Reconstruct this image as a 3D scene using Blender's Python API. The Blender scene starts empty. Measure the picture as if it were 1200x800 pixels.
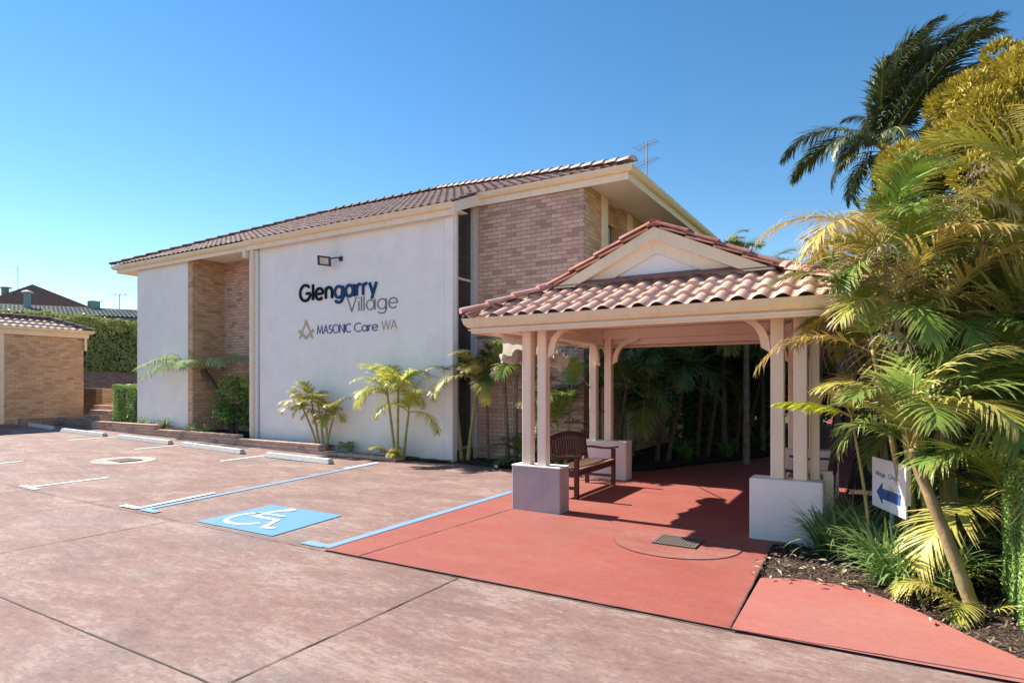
import bpy, bmesh, math, random
from mathutils import Vector, Matrix
R = math.radians
scene = bpy.context.scene
COL = scene.collection

# ------------------------------------------------------------------ camera
cam = bpy.data.cameras.new('camera')
cam.sensor_width = 36.0
cam.lens = 36.0 * 710 / 1200
cam.shift_y = 50 / 1200
cam.clip_start = 0.05
cam.clip_end = 3000
cam_o = bpy.data.objects.new('camera', cam)
COL.objects.link(cam_o)
cam_o.location = (0, 0, 1.65)
cam_o.rotation_euler = (R(90), 0, R(30.604))
scene.camera = cam_o

# ------------------------------------------------------------------ light
SUN_EL, SUN_AZ_DIR = R(40), Vector((-1, 0.02, 0)).normalized()   # the sun stands at -X, a hair behind the facade
w = bpy.data.worlds.new('World')
scene.world = w
w.use_nodes = True
nt = w.node_tree
bg = nt.nodes['Background']
sky = nt.nodes.new('ShaderNodeTexSky')
sky.sky_type = 'NISHITA'
sky.sun_disc = False
sky.sun_elevation = SUN_EL
sky.sun_rotation = math.atan2(SUN_AZ_DIR.x, SUN_AZ_DIR.y)
sky.air_density = 1.0
sky.dust_density = 0.0
sky.ozone_density = 3.5
hs = nt.nodes.new('ShaderNodeHueSaturation')
hs.inputs['Saturation'].default_value = 1.25
nt.links.new(sky.outputs[0], hs.inputs['Color'])
tn = nt.nodes.new('ShaderNodeMix'); tn.data_type = 'RGBA'; tn.blend_type = 'MULTIPLY'
tn.inputs[0].default_value = 1.0
tn.inputs[7].default_value = (1.0, .87, .77, 1)
nt.links.new(hs.outputs[0], tn.inputs[6])
nt.links.new(tn.outputs[2], bg.inputs[0])
bg.inputs[1].default_value = 0.108
sun = bpy.data.lights.new('sun', 'SUN')
sun.energy = 5.0
sun.angle = R(0.53)
sun.color = (1.0, 0.93, 0.82)
sun_o = bpy.data.objects.new('sun', sun)
COL.objects.link(sun_o)
sd = Vector((SUN_AZ_DIR.x * math.cos(SUN_EL), SUN_AZ_DIR.y * math.cos(SUN_EL), math.sin(SUN_EL)))
sun_o.rotation_euler = sd.to_track_quat('Z', 'Y').to_euler()
scene.view_settings.view_transform = 'Standard'
scene.view_settings.look = 'None'
scene.view_settings.exposure = 1.13
scene.view_settings.gamma = 1.0

# ------------------------------------------------------------------ helpers
def link(o):
    COL.objects.link(o)
    return o

def tag(o, label=None, cat=None, group=None, kind=None):
    if label: o['label'] = label
    if cat: o['category'] = cat
    if group: o['group'] = group
    if kind: o['kind'] = kind
    return o

def empty(name, loc, label=None, cat=None, group=None, rz=0):
    o = link(bpy.data.objects.new(name, None))
    o.location = loc
    o.rotation_euler = (0, 0, rz)
    o.empty_display_size = .2
    return tag(o, label, cat, group)

def mesh_of(name, bm, mats, smooth=False):
    me = bpy.data.meshes.new(name)
    bm.to_mesh(me); bm.free()
    for m in (mats if isinstance(mats, (list, tuple)) else [mats]):
        me.materials.append(m)
    if smooth:
        me.polygons.foreach_set('use_smooth', [True] * len(me.polygons))
    return me

def obj(name, bm, mats, parent=None, smooth=False, bevel=0, local=False):
    """link bm as one mesh object; world coordinates unless local"""
    me = mesh_of(name, bm, mats, smooth)
    o = link(bpy.data.objects.new(name, me))
    if parent is not None:
        o.parent = parent
        if not local:
            M = Matrix.Identity(4)
            p = parent
            while p is not None:
                L = Matrix.LocRotScale(p.location, p.rotation_euler, p.scale)
                M = L @ M if p.parent is None else L @ M
                p = p.parent if p.parent is not None and p.type == 'EMPTY' else None
            if parent.type == 'EMPTY':
                o.matrix_parent_inverse = M.inverted()
    if bevel:
        md = o.modifiers.new('bevel', 'BEVEL')
        md.width = bevel; md.segments = 2; md.limit_method = 'ANGLE'
    return o

def B(): return bmesh.new()

def box(bm, x0, x1, y0, y1, z0, z1):
    vs = [bm.verts.new((x, y, z)) for x in (x0, x1) for y in (y0, y1) for z in (z0, z1)]
    for f in ((0, 1, 3, 2), (4, 6, 7, 5), (0, 4, 5, 1), (2, 3, 7, 6), (0, 2, 6, 4), (1, 5, 7, 3)):
        bm.faces.new([vs[i] for i in f])
    return bm

def bxx(*a): return box(B(), *a)

def poly(bm, pts):
    return bm.faces.new([bm.verts.new(p) for p in pts])

def extr(bm, pts, d):
    """closed prism of a 3D polygon pts moved by d"""
    d = Vector(d)
    a = [bm.verts.new(p) for p in pts]
    b = [bm.verts.new(Vector(p) + d) for p in pts]
    n = len(pts)
    bm.faces.new(a); bm.faces.new(b[::-1])
    for i in range(n):
        bm.faces.new((a[i], b[i], b[(i + 1) % n], a[(i + 1) % n]))
    bmesh.ops.recalc_face_normals(bm, faces=bm.faces)
    return bm

def tube(bm, pts, rad, seg=8, caps=True):
    pts = [Vector(p) for p in pts]
    n = len(pts)
    rs = rad if isinstance(rad, (list, tuple)) else [rad] * n
    rings = []
    up = None
    for i, p in enumerate(pts):
        t = (pts[min(i + 1, n - 1)] - pts[max(i - 1, 0)]).normalized()
        if up is None:
            up = Vector((0, 0, 1)) if abs(t.z) < .9 else Vector((1, 0, 0))
        a = t.cross(up).normalized(); b = a.cross(t).normalized()
        up = b
        rings.append([bm.verts.new(p + (a * math.cos(k * 2 * math.pi / seg) + b * math.sin(k * 2 * math.pi / seg)) * rs[i]) for k in range(seg)])
    for i in range(n - 1):
        for k in range(seg):
            bm.faces.new((rings[i][k], rings[i][(k + 1) % seg], rings[i + 1][(k + 1) % seg], rings[i + 1][k]))
    if caps:
        bm.faces.new(rings[0][::-1]); bm.faces.new(rings[-1])
    return bm

def sweep(bm, path, prof, closed=False):
    """path: plan polyline of (x,y,z); prof: (outwards, up) points; outwards = right-hand side of travel"""
    P = [Vector(p) for p in path]; n = len(P)
    rings = []
    for i in range(n):
        def dirn(a, b):
            d = P[b] - P[a]; return Vector((d.x, d.y, 0)).normalized()
        if closed: d0, d1 = dirn(i - 1, i), dirn(i, (i + 1) % n)
        else:
            d0 = dirn(max(i - 1, 0), max(i, 1)); d1 = dirn(min(i, n - 2), min(i + 1, n - 1))
        n0 = Vector((d0.y, -d0.x, 0)); n1 = Vector((d1.y, -d1.x, 0))
        m = (n0 + n1).normalized(); k = 1 / max(.3, m.dot(n0))
        rings.append([bm.verts.new(P[i] + m * k * o + Vector((0, 0, u))) for o, u in prof])
    q = len(prof)
    for i in range(n if closed else n - 1):
        j = (i + 1) % n
        for k in range(q):
            bm.faces.new((rings[i][k], rings[i][(k + 1) % q], rings[j][(k + 1) % q], rings[j][k]))
    if not closed:
        bm.faces.new(rings[0][::-1]); bm.faces.new(rings[-1])
    bmesh.ops.recalc_face_normals(bm, faces=bm.faces)
    return bm

# ------------------------------------------------------------------ materials
def mat(name, base=(.5, .5, .5), rough=.8, spec=.3):
    m = bpy.data.materials.new(name); m.use_nodes = True
    b = m.node_tree.nodes['Principled BSDF']
    b.inputs['Base Color'].default_value = (*base, 1)
    b.inputs['Roughness'].default_value = rough
    b.inputs['Specular IOR Level'].default_value = spec
    return m, m.node_tree, b

def N(nt, typ, **kw):
    n = nt.nodes.new(typ)
    for k, v in kw.items():
        if k in n.inputs: n.inputs[k].default_value = v
        else: setattr(n, k, v)
    return n

def noise(nt, scale, detail=4, rough=.55, vec=None, dist=0):
    n = N(nt, 'ShaderNodeTexNoise', Scale=scale, Detail=detail, Roughness=rough, Distortion=dist)
    if vec is None:
        g = N(nt, 'ShaderNodeNewGeometry'); vec = g.outputs['Position']
    nt.links.new(vec, n.inputs['Vector'])
    return n.outputs['Fac']

def ramp(nt, fac, stops):
    r = nt.nodes.new('ShaderNodeValToRGB'); e = r.color_ramp.elements
    while len(e) > 1: e.remove(e[0])
    e[0].position = stops[0][0]; e[0].color = (*stops[0][1], 1)
    for p, c in stops[1:]:
        k = e.new(p); k.color = (*c, 1)
    nt.links.new(fac, r.inputs[0])
    return r.outputs[0]

def mix(nt, fac, a, b, mode='MIX'):
    m = nt.nodes.new('ShaderNodeMix'); m.data_type = 'RGBA'; m.blend_type = mode
    for s, v in ((0, fac), (6, a), (7, b)):
        if isinstance(v, (int, float)): m.inputs[s].default_value = v
        elif isinstance(v, tuple): m.inputs[s].default_value = (*v, 1)
        else: nt.links.new(v, m.inputs[s])
    return m.outputs[2]

def bump(nt, b, h, strength=.3, dist=.01):
    n = N(nt, 'ShaderNodeBump', Strength=strength, Distance=dist)
    nt.links.new(h, n.inputs['Height']); nt.links.new(n.outputs[0], b.inputs['Normal'])

def mnoisy(name, c1, c2, scale=8, rough=.8, spec=.3, bs=.2, bd=.004, bscale=120, lo=.35, hi=.65, detail=5, wear=0):
    m, nt, b = mat(name, c1, rough, spec)
    cc = ramp(nt, noise(nt, scale, detail), [(lo, c1), (hi, c2)])
    if wear:
        g = N(nt, 'ShaderNodeNewGeometry'); mp = N(nt, 'ShaderNodeMapping'); mp.inputs['Scale'].default_value = (9, 9, 1.2); nt.links.new(g.outputs['Position'], mp.inputs[0])
        cc = mix(nt, ramp(nt, noise(nt, 1, 6, .65, mp.outputs[0]), [(.50, (0, 0, 0)), (.78, (wear, wear, wear))]), cc, tuple(x * .72 for x in c1))
        cc = mix(nt, ramp(nt, noise(nt, 48, 5, .7), [(.66, (0, 0, 0)), (.72, (wear, wear, wear))]), cc, tuple(x * .45 for x in c1))
    nt.links.new(cc, b.inputs['Base Color'])
    if bs: bump(nt, b, noise(nt, bscale, 3), bs, bd)
    return m

M = {}
def stucco(name, base, dirt):
    m, nt, b = mat(name, base, .85, .2)
    f = noise(nt, .7, 6, .6)
    c = mix(nt, ramp(nt, f, [(.35, (0, 0, 0)), (.75, (1, 1, 1))]), base, tuple(x * .95 for x in base))
    g = N(nt, 'ShaderNodeNewGeometry'); sp = N(nt, 'ShaderNodeSeparateXYZ'); nt.links.new(g.outputs['Position'], sp.inputs[0])
    # splash-back dirt close to the ground
    mr = N(nt, 'ShaderNodeMapRange'); nt.links.new(sp.outputs[2], mr.inputs[0])
    mr.inputs[1].default_value = .55; mr.inputs[2].default_value = .0; mr.inputs[3].default_value = 0; mr.inputs[4].default_value = .55
    k = N(nt, 'ShaderNodeMath', operation='MULTIPLY'); nt.links.new(mr.outputs[0], k.inputs[0]); nt.links.new(noise(nt, 5, 6), k.inputs[1])
    c = mix(nt, k.outputs[0], c, dirt)
    # faint vertical streaks
    mp = N(nt, 'ShaderNodeMapping'); mp.inputs['Scale'].default_value = (6, 6, .35); nt.links.new(g.outputs['Position'], mp.inputs[0])
    st = ramp(nt, noise(nt, 1, 5, .6, mp.outputs[0]), [(.52, (0, 0, 0)), (.82, (.45, .45, .45))])
    c = mix(nt, st, c, tuple(x * .90 for x in base))
    c = mix(nt, 1.0, c, ramp(nt, noise(nt, 2.2, 8, .7), [(.35, (.93, .93, .93)), (.6, (1.0, 1.0, 1.0))]), 'MULTIPLY')
    nt.links.new(c, b.inputs['Base Color'])
    bump(nt, b, noise(nt, 14, 8, .75), .45, .014)
    return m
M['stucco'] = stucco('rendered_wall_white', (.95, .905, .87), (.45, .38, .33))
M['plinth_white'] = stucco('plinth_white', (.88, .84, .82), (.5, .42, .38))
M['plinth_shade_taupe'] = mnoisy('plinth_shade_taupe', (.50, .42, .42), (.43, .36, .36), 5, bscale=60, bd=.005, wear=0.55)  # shade on the front-left plinth put into its colour
M['plinth_warm'] = mnoisy('plinth_warm', (.84, .74, .68), (.80, .70, .64), 5, bscale=60, bd=.005, wear=0.55)

def brick(name, c1, c2, mortar, dark=(.18, .1, .08), bw=.24, rh=.086):
    m, nt, b = mat(name, c1, .9, .15)
    g = N(nt, 'ShaderNodeNewGeometry'); sp = N(nt, 'ShaderNodeSeparateXYZ'); nt.links.new(g.outputs['Position'], sp.inputs[0])
    ad = N(nt, 'ShaderNodeMath', operation='ADD'); nt.links.new(sp.outputs[0], ad.inputs[0]); nt.links.new(sp.outputs[1], ad.inputs[1])
    cb = N(nt, 'ShaderNodeCombineXYZ'); nt.links.new(ad.outputs[0], cb.inputs[0]); nt.links.new(sp.outputs[2], cb.inputs[1])
    br = N(nt, 'ShaderNodeTexBrick'); nt.links.new(cb.outputs[0], br.inputs['Vector'])
    br.inputs['Scale'].default_value = 1; br.inputs['Brick Width'].default_value = bw; br.inputs['Row Height'].default_value = rh
    br.inputs['Mortar Size'].default_value = .007; br.inputs['Mortar Smooth'].default_value = .3; br.inputs['Bias'].default_value = 0
    br.inputs['Color1'].default_value = (*c1, 1); br.inputs['Color2'].default_value = (*c2, 1); br.inputs['Mortar'].default_value = (*mortar, 1)
    # a few dark headers
    sc = N(nt, 'ShaderNodeVectorMath', operation='DIVIDE'); sc.inputs[1].default_value = (bw, rh, 1)
    nt.links.new(cb.outputs[0], sc.inputs[0])
    ss = N(nt, 'ShaderNodeSeparateXYZ'); nt.links.new(sc.outputs[0], ss.inputs[0])
    rw = N(nt, 'ShaderNodeMath', operation='FLOOR'); nt.links.new(ss.outputs[1], rw.inputs[0])
    md = N(nt, 'ShaderNodeMath', operation='MODULO'); nt.links.new(rw.outputs[0], md.inputs[0]); md.inputs[1].default_value = 2
    ab = N(nt, 'ShaderNodeMath', operation='ABSOLUTE'); nt.links.new(md.outputs[0], ab.inputs[0])
    of = N(nt, 'ShaderNodeMath', operation='MULTIPLY_ADD'); nt.links.new(ab.outputs[0], of.inputs[0]); of.inputs[1].default_value = -.5; nt.links.new(ss.outputs[0], of.inputs[2])
    o5 = N(nt, 'ShaderNodeMath', operation='ADD'); nt.links.new(of.outputs[0], o5.inputs[0]); o5.inputs[1].default_value = .5
    cc_ = N(nt, 'ShaderNodeCombineXYZ'); nt.links.new(o5.outputs[0], cc_.inputs[0]); nt.links.new(ss.outputs[1], cc_.inputs[1])
    fl = N(nt, 'ShaderNodeVectorMath', operation='FLOOR'); nt.links.new(cc_.outputs[0], fl.inputs[0])
    wn = N(nt, 'ShaderNodeTexWhiteNoise'); nt.links.new(fl.outputs[0], wn.inputs['Vector'])
    gt = N(nt, 'ShaderNodeMath', operation='GREATER_THAN'); nt.links.new(wn.outputs[0], gt.inputs[0]); gt.inputs[1].default_value = .86
    im = N(nt, 'ShaderNodeMath', operation='SUBTRACT'); im.inputs[0].default_value = 1; nt.links.new(br.outputs['Fac'], im.inputs[1])
    mm = N(nt, 'ShaderNodeMath', operation='MULTIPLY'); nt.links.new(gt.outputs[0], mm.inputs[0]); nt.links.new(im.outputs[0], mm.inputs[1])
    m2 = N(nt, 'ShaderNodeMath', operation='MULTIPLY'); nt.links.new(mm.outputs[0], m2.inputs[0]); m2.inputs[1].default_value = .42
    c = mix(nt, m2.outputs[0], br.outputs['Color'], dark)
    c = mix(nt, ramp(nt, noise(nt, 30, 5, .7), [(.3, (.72, .72, .72)), (.7, (1.12, 1.12, 1.12))]), c, c)
    mu = mix(nt, 1.0, c, ramp(nt, noise(nt, 38, 5, .75), [(.3, (.78, .78, .78)), (.7, (1.0, 1.0, 1.0))]), 'MULTIPLY')
    mu = mix(nt, 1.0, mu, ramp(nt, noise(nt, .9, 4, .6), [(.3, (.86, .86, .86)), (.7, (1.0, 1.0, 1.0))]), 'MULTIPLY')
    nt.links.new(mu, b.inputs['Base Color'])
    h = N(nt, 'ShaderNodeMath', operation='MULTIPLY_ADD'); nt.links.new(im.outputs[0], h.inputs[0]); h.inputs[1].default_value = 1
    nt.links.new(noise(nt, 40, 4, .7), h.inputs[2])
    bump(nt, b, h.outputs[0], .8, .012)
    return m
M['brick_pink'] = brick('brick_pink', (.86, .60, .47), (.68, .43, .33), (.42, .32, .28), (.30, .17, .14))  # mortar darkened to hold the shadow of the recessed joints
M['brick_tan'] = brick('brick_tan', (.86, .60, .37), (.68, .43, .25), (.52, .38, .25), (.38, .22, .13))
M['brick_dark'] = brick('brick_dark', (.46, .31, .24), (.32, .20, .15), (.48, .40, .34))

def concrete(name, a, b_, c_, streak, rough=.85, streaky=1.0, spots=.5, fine=.72):
    m, nt, b = mat(name, a, rough, .25)
    g = N(nt, 'ShaderNodeNewGeometry')
    big = noise(nt, .38, 8, .66)
    c = ramp(nt, big, [(.36, a), (.5, b_), (.62, c_)])
    # worn pale drifts broken up by a finer grain
    mp = N(nt, 'ShaderNodeMapping'); mp.inputs['Scale'].default_value = (1.0, 2.4, 1); mp.inputs['Rotation'].default_value = (0, 0, R(28))
    nt.links.new(g.outputs['Position'], mp.inputs[0])
    st = noise(nt, .8, 12, .78, mp.outputs[0], .25)
    st2 = noise(nt, 7, 9, .8, mp.outputs[0], .6)
    ad = N(nt, 'ShaderNodeMath', operation='MULTIPLY_ADD'); nt.links.new(st2, ad.inputs[0]); ad.inputs[1].default_value = .75; nt.links.new(st, ad.inputs[2])
    k = ramp(nt, ad.outputs[0], [(.87, (0, 0, 0)), (1.06, (streaky, streaky, streaky))])
    k2 = ramp(nt, ad.outputs[0], [(.74, (.55 * streaky,) * 3), (.84, (0, 0, 0))])
    c = mix(nt, k2, c, tuple(x * .72 for x in a))
    c = mix(nt, k, c, streak)
    sm = noise(nt, 26, 8, .8)
    c = mix(nt, 1.0, c, ramp(nt, sm, [(.36, (fine, fine, fine)), (.5, (.93, .93, .93)), (.62, (1.0, 1.0, 1.0))]), 'MULTIPLY')
    grit = noise(nt, 170, 3, .7)
    c = mix(nt, 1.0, c, ramp(nt, grit, [(.3, (.80, .79, .79)), (.6, (1.0, 1.0, 1.0))]), 'MULTIPLY')
    so = noise(nt, .95, 6, .6, None, .8)
    c = mix(nt, 1.0, c, ramp(nt, so, [(.60, (1.0, 1.0, 1.0)), (.74, (.74, .73, .73))]), 'MULTIPLY')
    v = N(nt, 'ShaderNodeTexVoronoi', Scale=1.9); nt.links.new(g.outputs['Position'], v.inputs['Vector'])
    c = mix(nt, ramp(nt, v.outputs['Distance'], [(.010, (spots,) * 3), (.03, (0, 0, 0))]), c, (.08, .06, .05))
    nt.links.new(c, b.inputs['Base Color'])
    bump(nt, b, noise(nt, 120, 5, .75), .35, .004)
    return m
M['slab'] = concrete('worn_red_concrete', (.240, .152, .134), (.285, .170, .142), (.258, .190, .172), (.375, .272, .235))
M['red'] = concrete('red_painted_concrete', (.325, .092, .074), (.37, .104, .082), (.33, .122, .099), (.40, .165, .135), .7, .35, .3, .84)
M['pink'] = concrete('salmon_painted_concrete', (.42, .14, .118), (.455, .157, .132), (.41, .17, .148), (.48, .215, .185), .7, .35, .3, .86)
M['collar'] = concrete('drain_collar', (.32, .105, .085), (.35, .12, .098), (.31, .125, .105), (.36, .17, .14))
M['collar_pale'] = concrete('drain_collar_pale', (.50, .38, .34), (.55, .43, .38), (.50, .40, .36), (.62, .52, .47))
M['joint'] = mnoisy('joint_filler', (.055, .04, .035), (.10, .075, .065), 20)

def paint(name, c, worn, thr=.56):
    m, nt, b = mat(name, c, .7, .3)
    f = noise(nt, 22, 8, .75)
    cc = mix(nt, ramp(nt, f, [(thr, (0, 0, 0)), (thr + .12, (1, 1, 1))]), c, worn)
    nt.links.new(cc, b.inputs['Base Color'])
    bump(nt, b, noise(nt, 160, 4, .7), .2, .003)
    return m
M['blue_paint'] = paint('blue_line_paint', (.16, .32, .56), (.34, .36, .40), .55)
M['blue_square'] = paint('blue_square_paint', (.10, .27, .52), (.17, .31, .48), .60)
M['white_paint'] = paint('white_line_paint', (.78, .77, .76), (.5, .40, .37), .58)

M['cream'] = mnoisy('cream_timber_paint', (.86, .72, .54), (.82, .68, .50), 3, .55, .35, .08, .002, 60, wear=0.55)
M['gutter'] = mnoisy('cream_gutter_paint', (.88, .72, .48), (.84, .67, .45), 4, .45, .4, .05, .002, 40, wear=0.55)
M['fascia'] = mnoisy('pale_fascia_paint', (.87, .79, .65), (.84, .75, .61), 3, .55, .35, .05, .002, 40, wear=0.55)
M['post'] = mnoisy('pink_beige_post_paint', (.88, .75, .60), (.85, .71, .56), 4, .55, .35, .1, .002, 70, wear=0.55)
M['soffit'] = mnoisy('soffit_paint', (.90, .83, .72), (.88, .80, .69), 2, .7, .2, .05, .002, 40)
M['gable'] = mnoisy('gable_white', (.90, .87, .87), (.88, .85, .85), 2, .7, .2, .06, .003, 60)
M['stop'] = mnoisy('concrete_wheel_stop', (.66, .64, .61), (.52, .50, .48), 14, .85, .2, .3, .004, 90, wear=0.8)

def tilemat(name, cols, edge):
    m, nt, b = mat(name, cols[0], .75, .3)
    uv = N(nt, 'ShaderNodeUVMap'); uv.uv_map = 'tile'
    fl = N(nt, 'ShaderNodeVectorMath', operation='FLOOR'); nt.links.new(uv.outputs[0], fl.inputs[0])
    wn = N(nt, 'ShaderNodeTexWhiteNoise'); nt.links.new(fl.outputs[0], wn.inputs['Vector'])
    c = ramp(nt, wn.outputs[0], [(0, cols[0]), (.5, cols[1]), (1, cols[2])])
    c = mix(nt, ramp(nt, noise(nt, 7, 7, .7), [(.46, (0, 0, 0)), (.7, (.75, .75, .75))]), c, edge)
    c = mix(nt, 1.0, c, ramp(nt, noise(nt, 60, 5, .7), [(.3, (.75, .75, .75)), (.6, (1.0, 1.0, 1.0))]), 'MULTIPLY')
    nt.links.new(c, b.inputs['Base Color'])
    bump(nt, b, noise(nt, 90, 4, .7), .2, .003)
    return m
M['tile_red'] = tilemat('terracotta_tile', [(.60, .36, .28), (.68, .44, .35), (.53, .29, .22)], (.76, .60, .52))
M['tile_brown'] = tilemat('brown_tile', [(.24, .145, .125), (.30, .185, .16), (.19, .12, .11)], (.42, .32, .28))
M['tile_pale'] = mnoisy('pale_hip_cap', (.55, .45, .40), (.34, .22, .20), 5, .8)
M['cap_red'] = mnoisy('red_ridge_cap', (.36, .10, .085), (.50, .24, .19), 5, .75, .3, .2, .003, 60)
M['cap_pink'] = mnoisy('pink_hip_cap', (.56, .32, .27), (.44, .21, .17), 5, .75, .3, .2, .003, 60)
M['cap_brown'] = mnoisy('brown_ridge_cap', (.16, .10, .09), (.24, .16, .145), 5, .8)
M['tile_grey'] = tilemat('grey_tile', [(.19, .19, .17), (.24, .24, .21), (.16, .165, .15)], (.3, .3, .27))
M['flash'] = mnoisy('flashing', (.20, .10, .09), (.27, .15, .13), 6, .6)

M['glass'], _, gb = mat('dark_glass', (.02, .022, .025), .04, .8)
M['frame_w'] = mnoisy('aluminium_frame', (.60, .58, .55), (.55, .53, .50), 3, .4, .5, 0)
M['dark'] = mnoisy('dark_metal', (.03, .03, .032), (.05, .05, .05), 20, .5, .5, 0)
M['grate'] = mnoisy('drain_grate', (.10, .085, .075), (.16, .13, .12), 30, .6, .5, .2)
M['teal'] = mnoisy('green_flue', (.16, .27, .26), (.20, .32, .30), 6, .6)
M['tin'] = mnoisy('tin_cap', (.66, .64, .60), (.5, .48, .46), 6, .4)
M['wood'] = mnoisy('red_brown_timber', (.085, .028, .024), (.12, .045, .036), 18, .45, .4, .15, .002, 80)
M['wood_seat_lit'] = mnoisy('sunlit_seat_slat', (.30, .17, .11), (.38, .24, .17), 18, .5, .4, .15, .002, 80)  # lighter than the frame timber: sunlight put into the seat colour
M['mulch'] = mnoisy('dark_mulch', (.045, .03, .025), (.10, .07, .055), 25, .95, .1, .8, .03, 35)
M['chip'] = mnoisy('mulch_chip', (.10, .065, .045), (.30, .22, .17), 12, .9, .1, 0, lo=.4, hi=.75)
M['earth'] = mnoisy('earth', (.10, .08, .05), (.07, .09, .04), 1, .95, .1, .5, .02, 12)
M['white_board'] = mnoisy('sign_board_white', (.82, .82, .83), (.79, .79, .81), 2, .4, .4, 0)
M['sign_blue'], _, _ = mat('sign_blue', (.03, .10, .33), .4, .4)
M['sign_grey'], _, _ = mat('sign_small_print', (.18, .17, .32), .5, .3)
M['cloth'] = mnoisy('grey_white_cloth', (.55, .52, .48), (.30, .27, .25), 9, .9, .1, .4, .01, 30)
M['cloth_white'] = mnoisy('white_cloth', (.80, .78, .73), (.72, .70, .64), 5, .9, .1, .2, .01, 20)
for _k in ('cloth', 'cloth_white'):
    _t = M[_k].node_tree; _tr = _t.nodes.new('ShaderNodeBsdfTranslucent'); _tr.inputs[0].default_value = (.7, .67, .6, 1)
    _m = _t.nodes.new('ShaderNodeMixShader'); _m.inputs[0].default_value = .3
    _t.links.new(_t.nodes['Principled BSDF'].outputs[0], _m.inputs[1]); _t.links.new(_tr.outputs[0], _m.inputs[2]); _t.links.new(_m.outputs[0], _t.nodes['Material Output'].inputs[0])
M['let_black'], _, _ = mat('letter_black', (.006, .007, .012), .6, .15)
M['let_blue'], _, _ = mat('letter_blue', (.018, .06, .15), .6, .15)
M['let_grey'], _, _ = mat('letter_grey', (.11, .12, .16), .4, .4)
M['let_navy'], _, _ = mat('letter_navy', (.055, .065, .22), .4, .4)
M['let_gold'], _, _ = mat('letter_gold', (.50, .38, .27), .4, .4)
M['cladding'] = mnoisy('grey_cladding', (.34, .32, .31), (.28, .26, .25), 3, .8)
M['alu'] = mnoisy('antenna_alloy', (.35, .35, .36), (.28, .28, .29), 5, .4, .5, 0)
M['bark_dark'] = mnoisy('dark_bark', (.10, .07, .05), (.17, .13, .10), 14, .95, .1, .7, .02, 30)

def leafmat(name, cols, tip=(.35, .25, .10), tipf=.5, rough=.45, trans=.20, nscale=3.0):
    m, nt, b = mat(name, cols[0], rough, .35)
    oi = N(nt, 'ShaderNodeObjectInfo')
    tc = N(nt, 'ShaderNodeTexCoord')
    c1 = ramp(nt, oi.outputs['Random'], [(0, cols[0]), (.35, cols[1]), (.7, cols[2]), (1, cols[0])])
    f = noise(nt, nscale, 3, .6)
    c = mix(nt, ramp(nt, f, [(.38, (0, 0, 0)), (.62, (1, 1, 1))]), c1, cols[1])
    at = N(nt, 'ShaderNodeAttribute'); at.attribute_name = 'tip'
    ma = N(nt, 'ShaderNodeMath', operation='MULTIPLY'); nt.links.new(at.outputs['Fac'], ma.inputs[0]); ma.inputs[1].default_value = tipf
    c = mix(nt, ma.outputs[0], c, tip)
    nt.links.new(c, b.inputs['Base Color'])
    tr = N(nt, 'ShaderNodeBsdfTranslucent'); nt.links.new(c, tr.inputs['Color'])
    ms = N(nt, 'ShaderNodeMixShader'); ms.inputs[0].default_value = trans
    out = nt.nodes['Material Output']
    nt.links.new(b.outputs[0], ms.inputs[1]); nt.links.new(tr.outputs[0], ms.inputs[2]); nt.links.new(ms.outputs[0], out.inputs[0])
    return m
M['cane'] = leafmat('cane_palm_leaf', [(.34, .38, .05), (.46, .44, .06), (.20, .28, .04)], (.55, .42, .20), .75)
M['cane_green'] = leafmat('green_cane_leaf', [(.10, .24, .035), (.20, .32, .045), (.06, .14, .025)], (.40, .34, .12), .6)
M['cane_gold'] = leafmat('golden_leaf', [(.62, .47, .08), (.52, .44, .07), (.64, .42, .10)], (.60, .42, .22), .8)
M['cane_bright'] = leafmat('lime_leaf', [(.58, .64, .09), (.66, .66, .12), (.46, .56, .08)], (.60, .55, .25), .6, trans=.4)
M['cane_dry'] = leafmat('dry_leaf', [(.58, .48, .32), (.48, .38, .22), (.66, .58, .44)], (.6, .5, .4), .5, .8, .15)
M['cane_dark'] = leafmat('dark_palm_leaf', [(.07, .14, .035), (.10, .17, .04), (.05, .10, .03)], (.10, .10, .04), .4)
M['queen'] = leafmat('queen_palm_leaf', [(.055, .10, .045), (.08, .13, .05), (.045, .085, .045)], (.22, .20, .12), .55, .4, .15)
M['fern'] = leafmat('tree_fern_leaf', [(.26, .42, .13), (.36, .50, .20), (.15, .27, .07)], (.4, .45, .2), .4, .85)
M['conifer'] = leafmat('golden_conifer_leaf', [(.30, .26, .03), (.38, .31, .035), (.20, .19, .025)], (.56, .43, .06), .8, .7, .15, 1.2)
M['hedge_leaf'] = leafmat('hedge_leaf', [(.26, .34, .09), (.40, .45, .14), (.15, .22, .06)], (.40, .38, .14), .6, nscale=1.6)
M['box_leaf'] = leafmat('box_hedge_leaf', [(.20, .36, .08), (.28, .44, .11), (.11, .22, .05)], (.36, .30, .12), .5, .35, .25, 2.5)
M['shrub_leaf'] = leafmat('glossy_shrub_leaf', [(.15, .28, .06), (.24, .38, .08), (.09, .18, .04)], (.30, .34, .12), .4, .3)
M['strap'] = leafmat('strap_leaf', [(.09, .23, .04), (.17, .34, .06), (.06, .15, .03)], (.42, .40, .26), .6, .35)
M['strap_pale'] = leafmat('pale_strap_leaf', [(.16, .26, .07), (.24, .32, .12), (.10, .18, .05)], (.5, .5, .32), .6, .35)
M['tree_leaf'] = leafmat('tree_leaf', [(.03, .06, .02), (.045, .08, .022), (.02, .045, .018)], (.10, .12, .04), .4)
M['cane_stem'] = mnoisy('cane_stem', (.42, .34, .14), (.28, .26, .10), 6, .6, .3, .3, .006, 20, wear=0.8)
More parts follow.
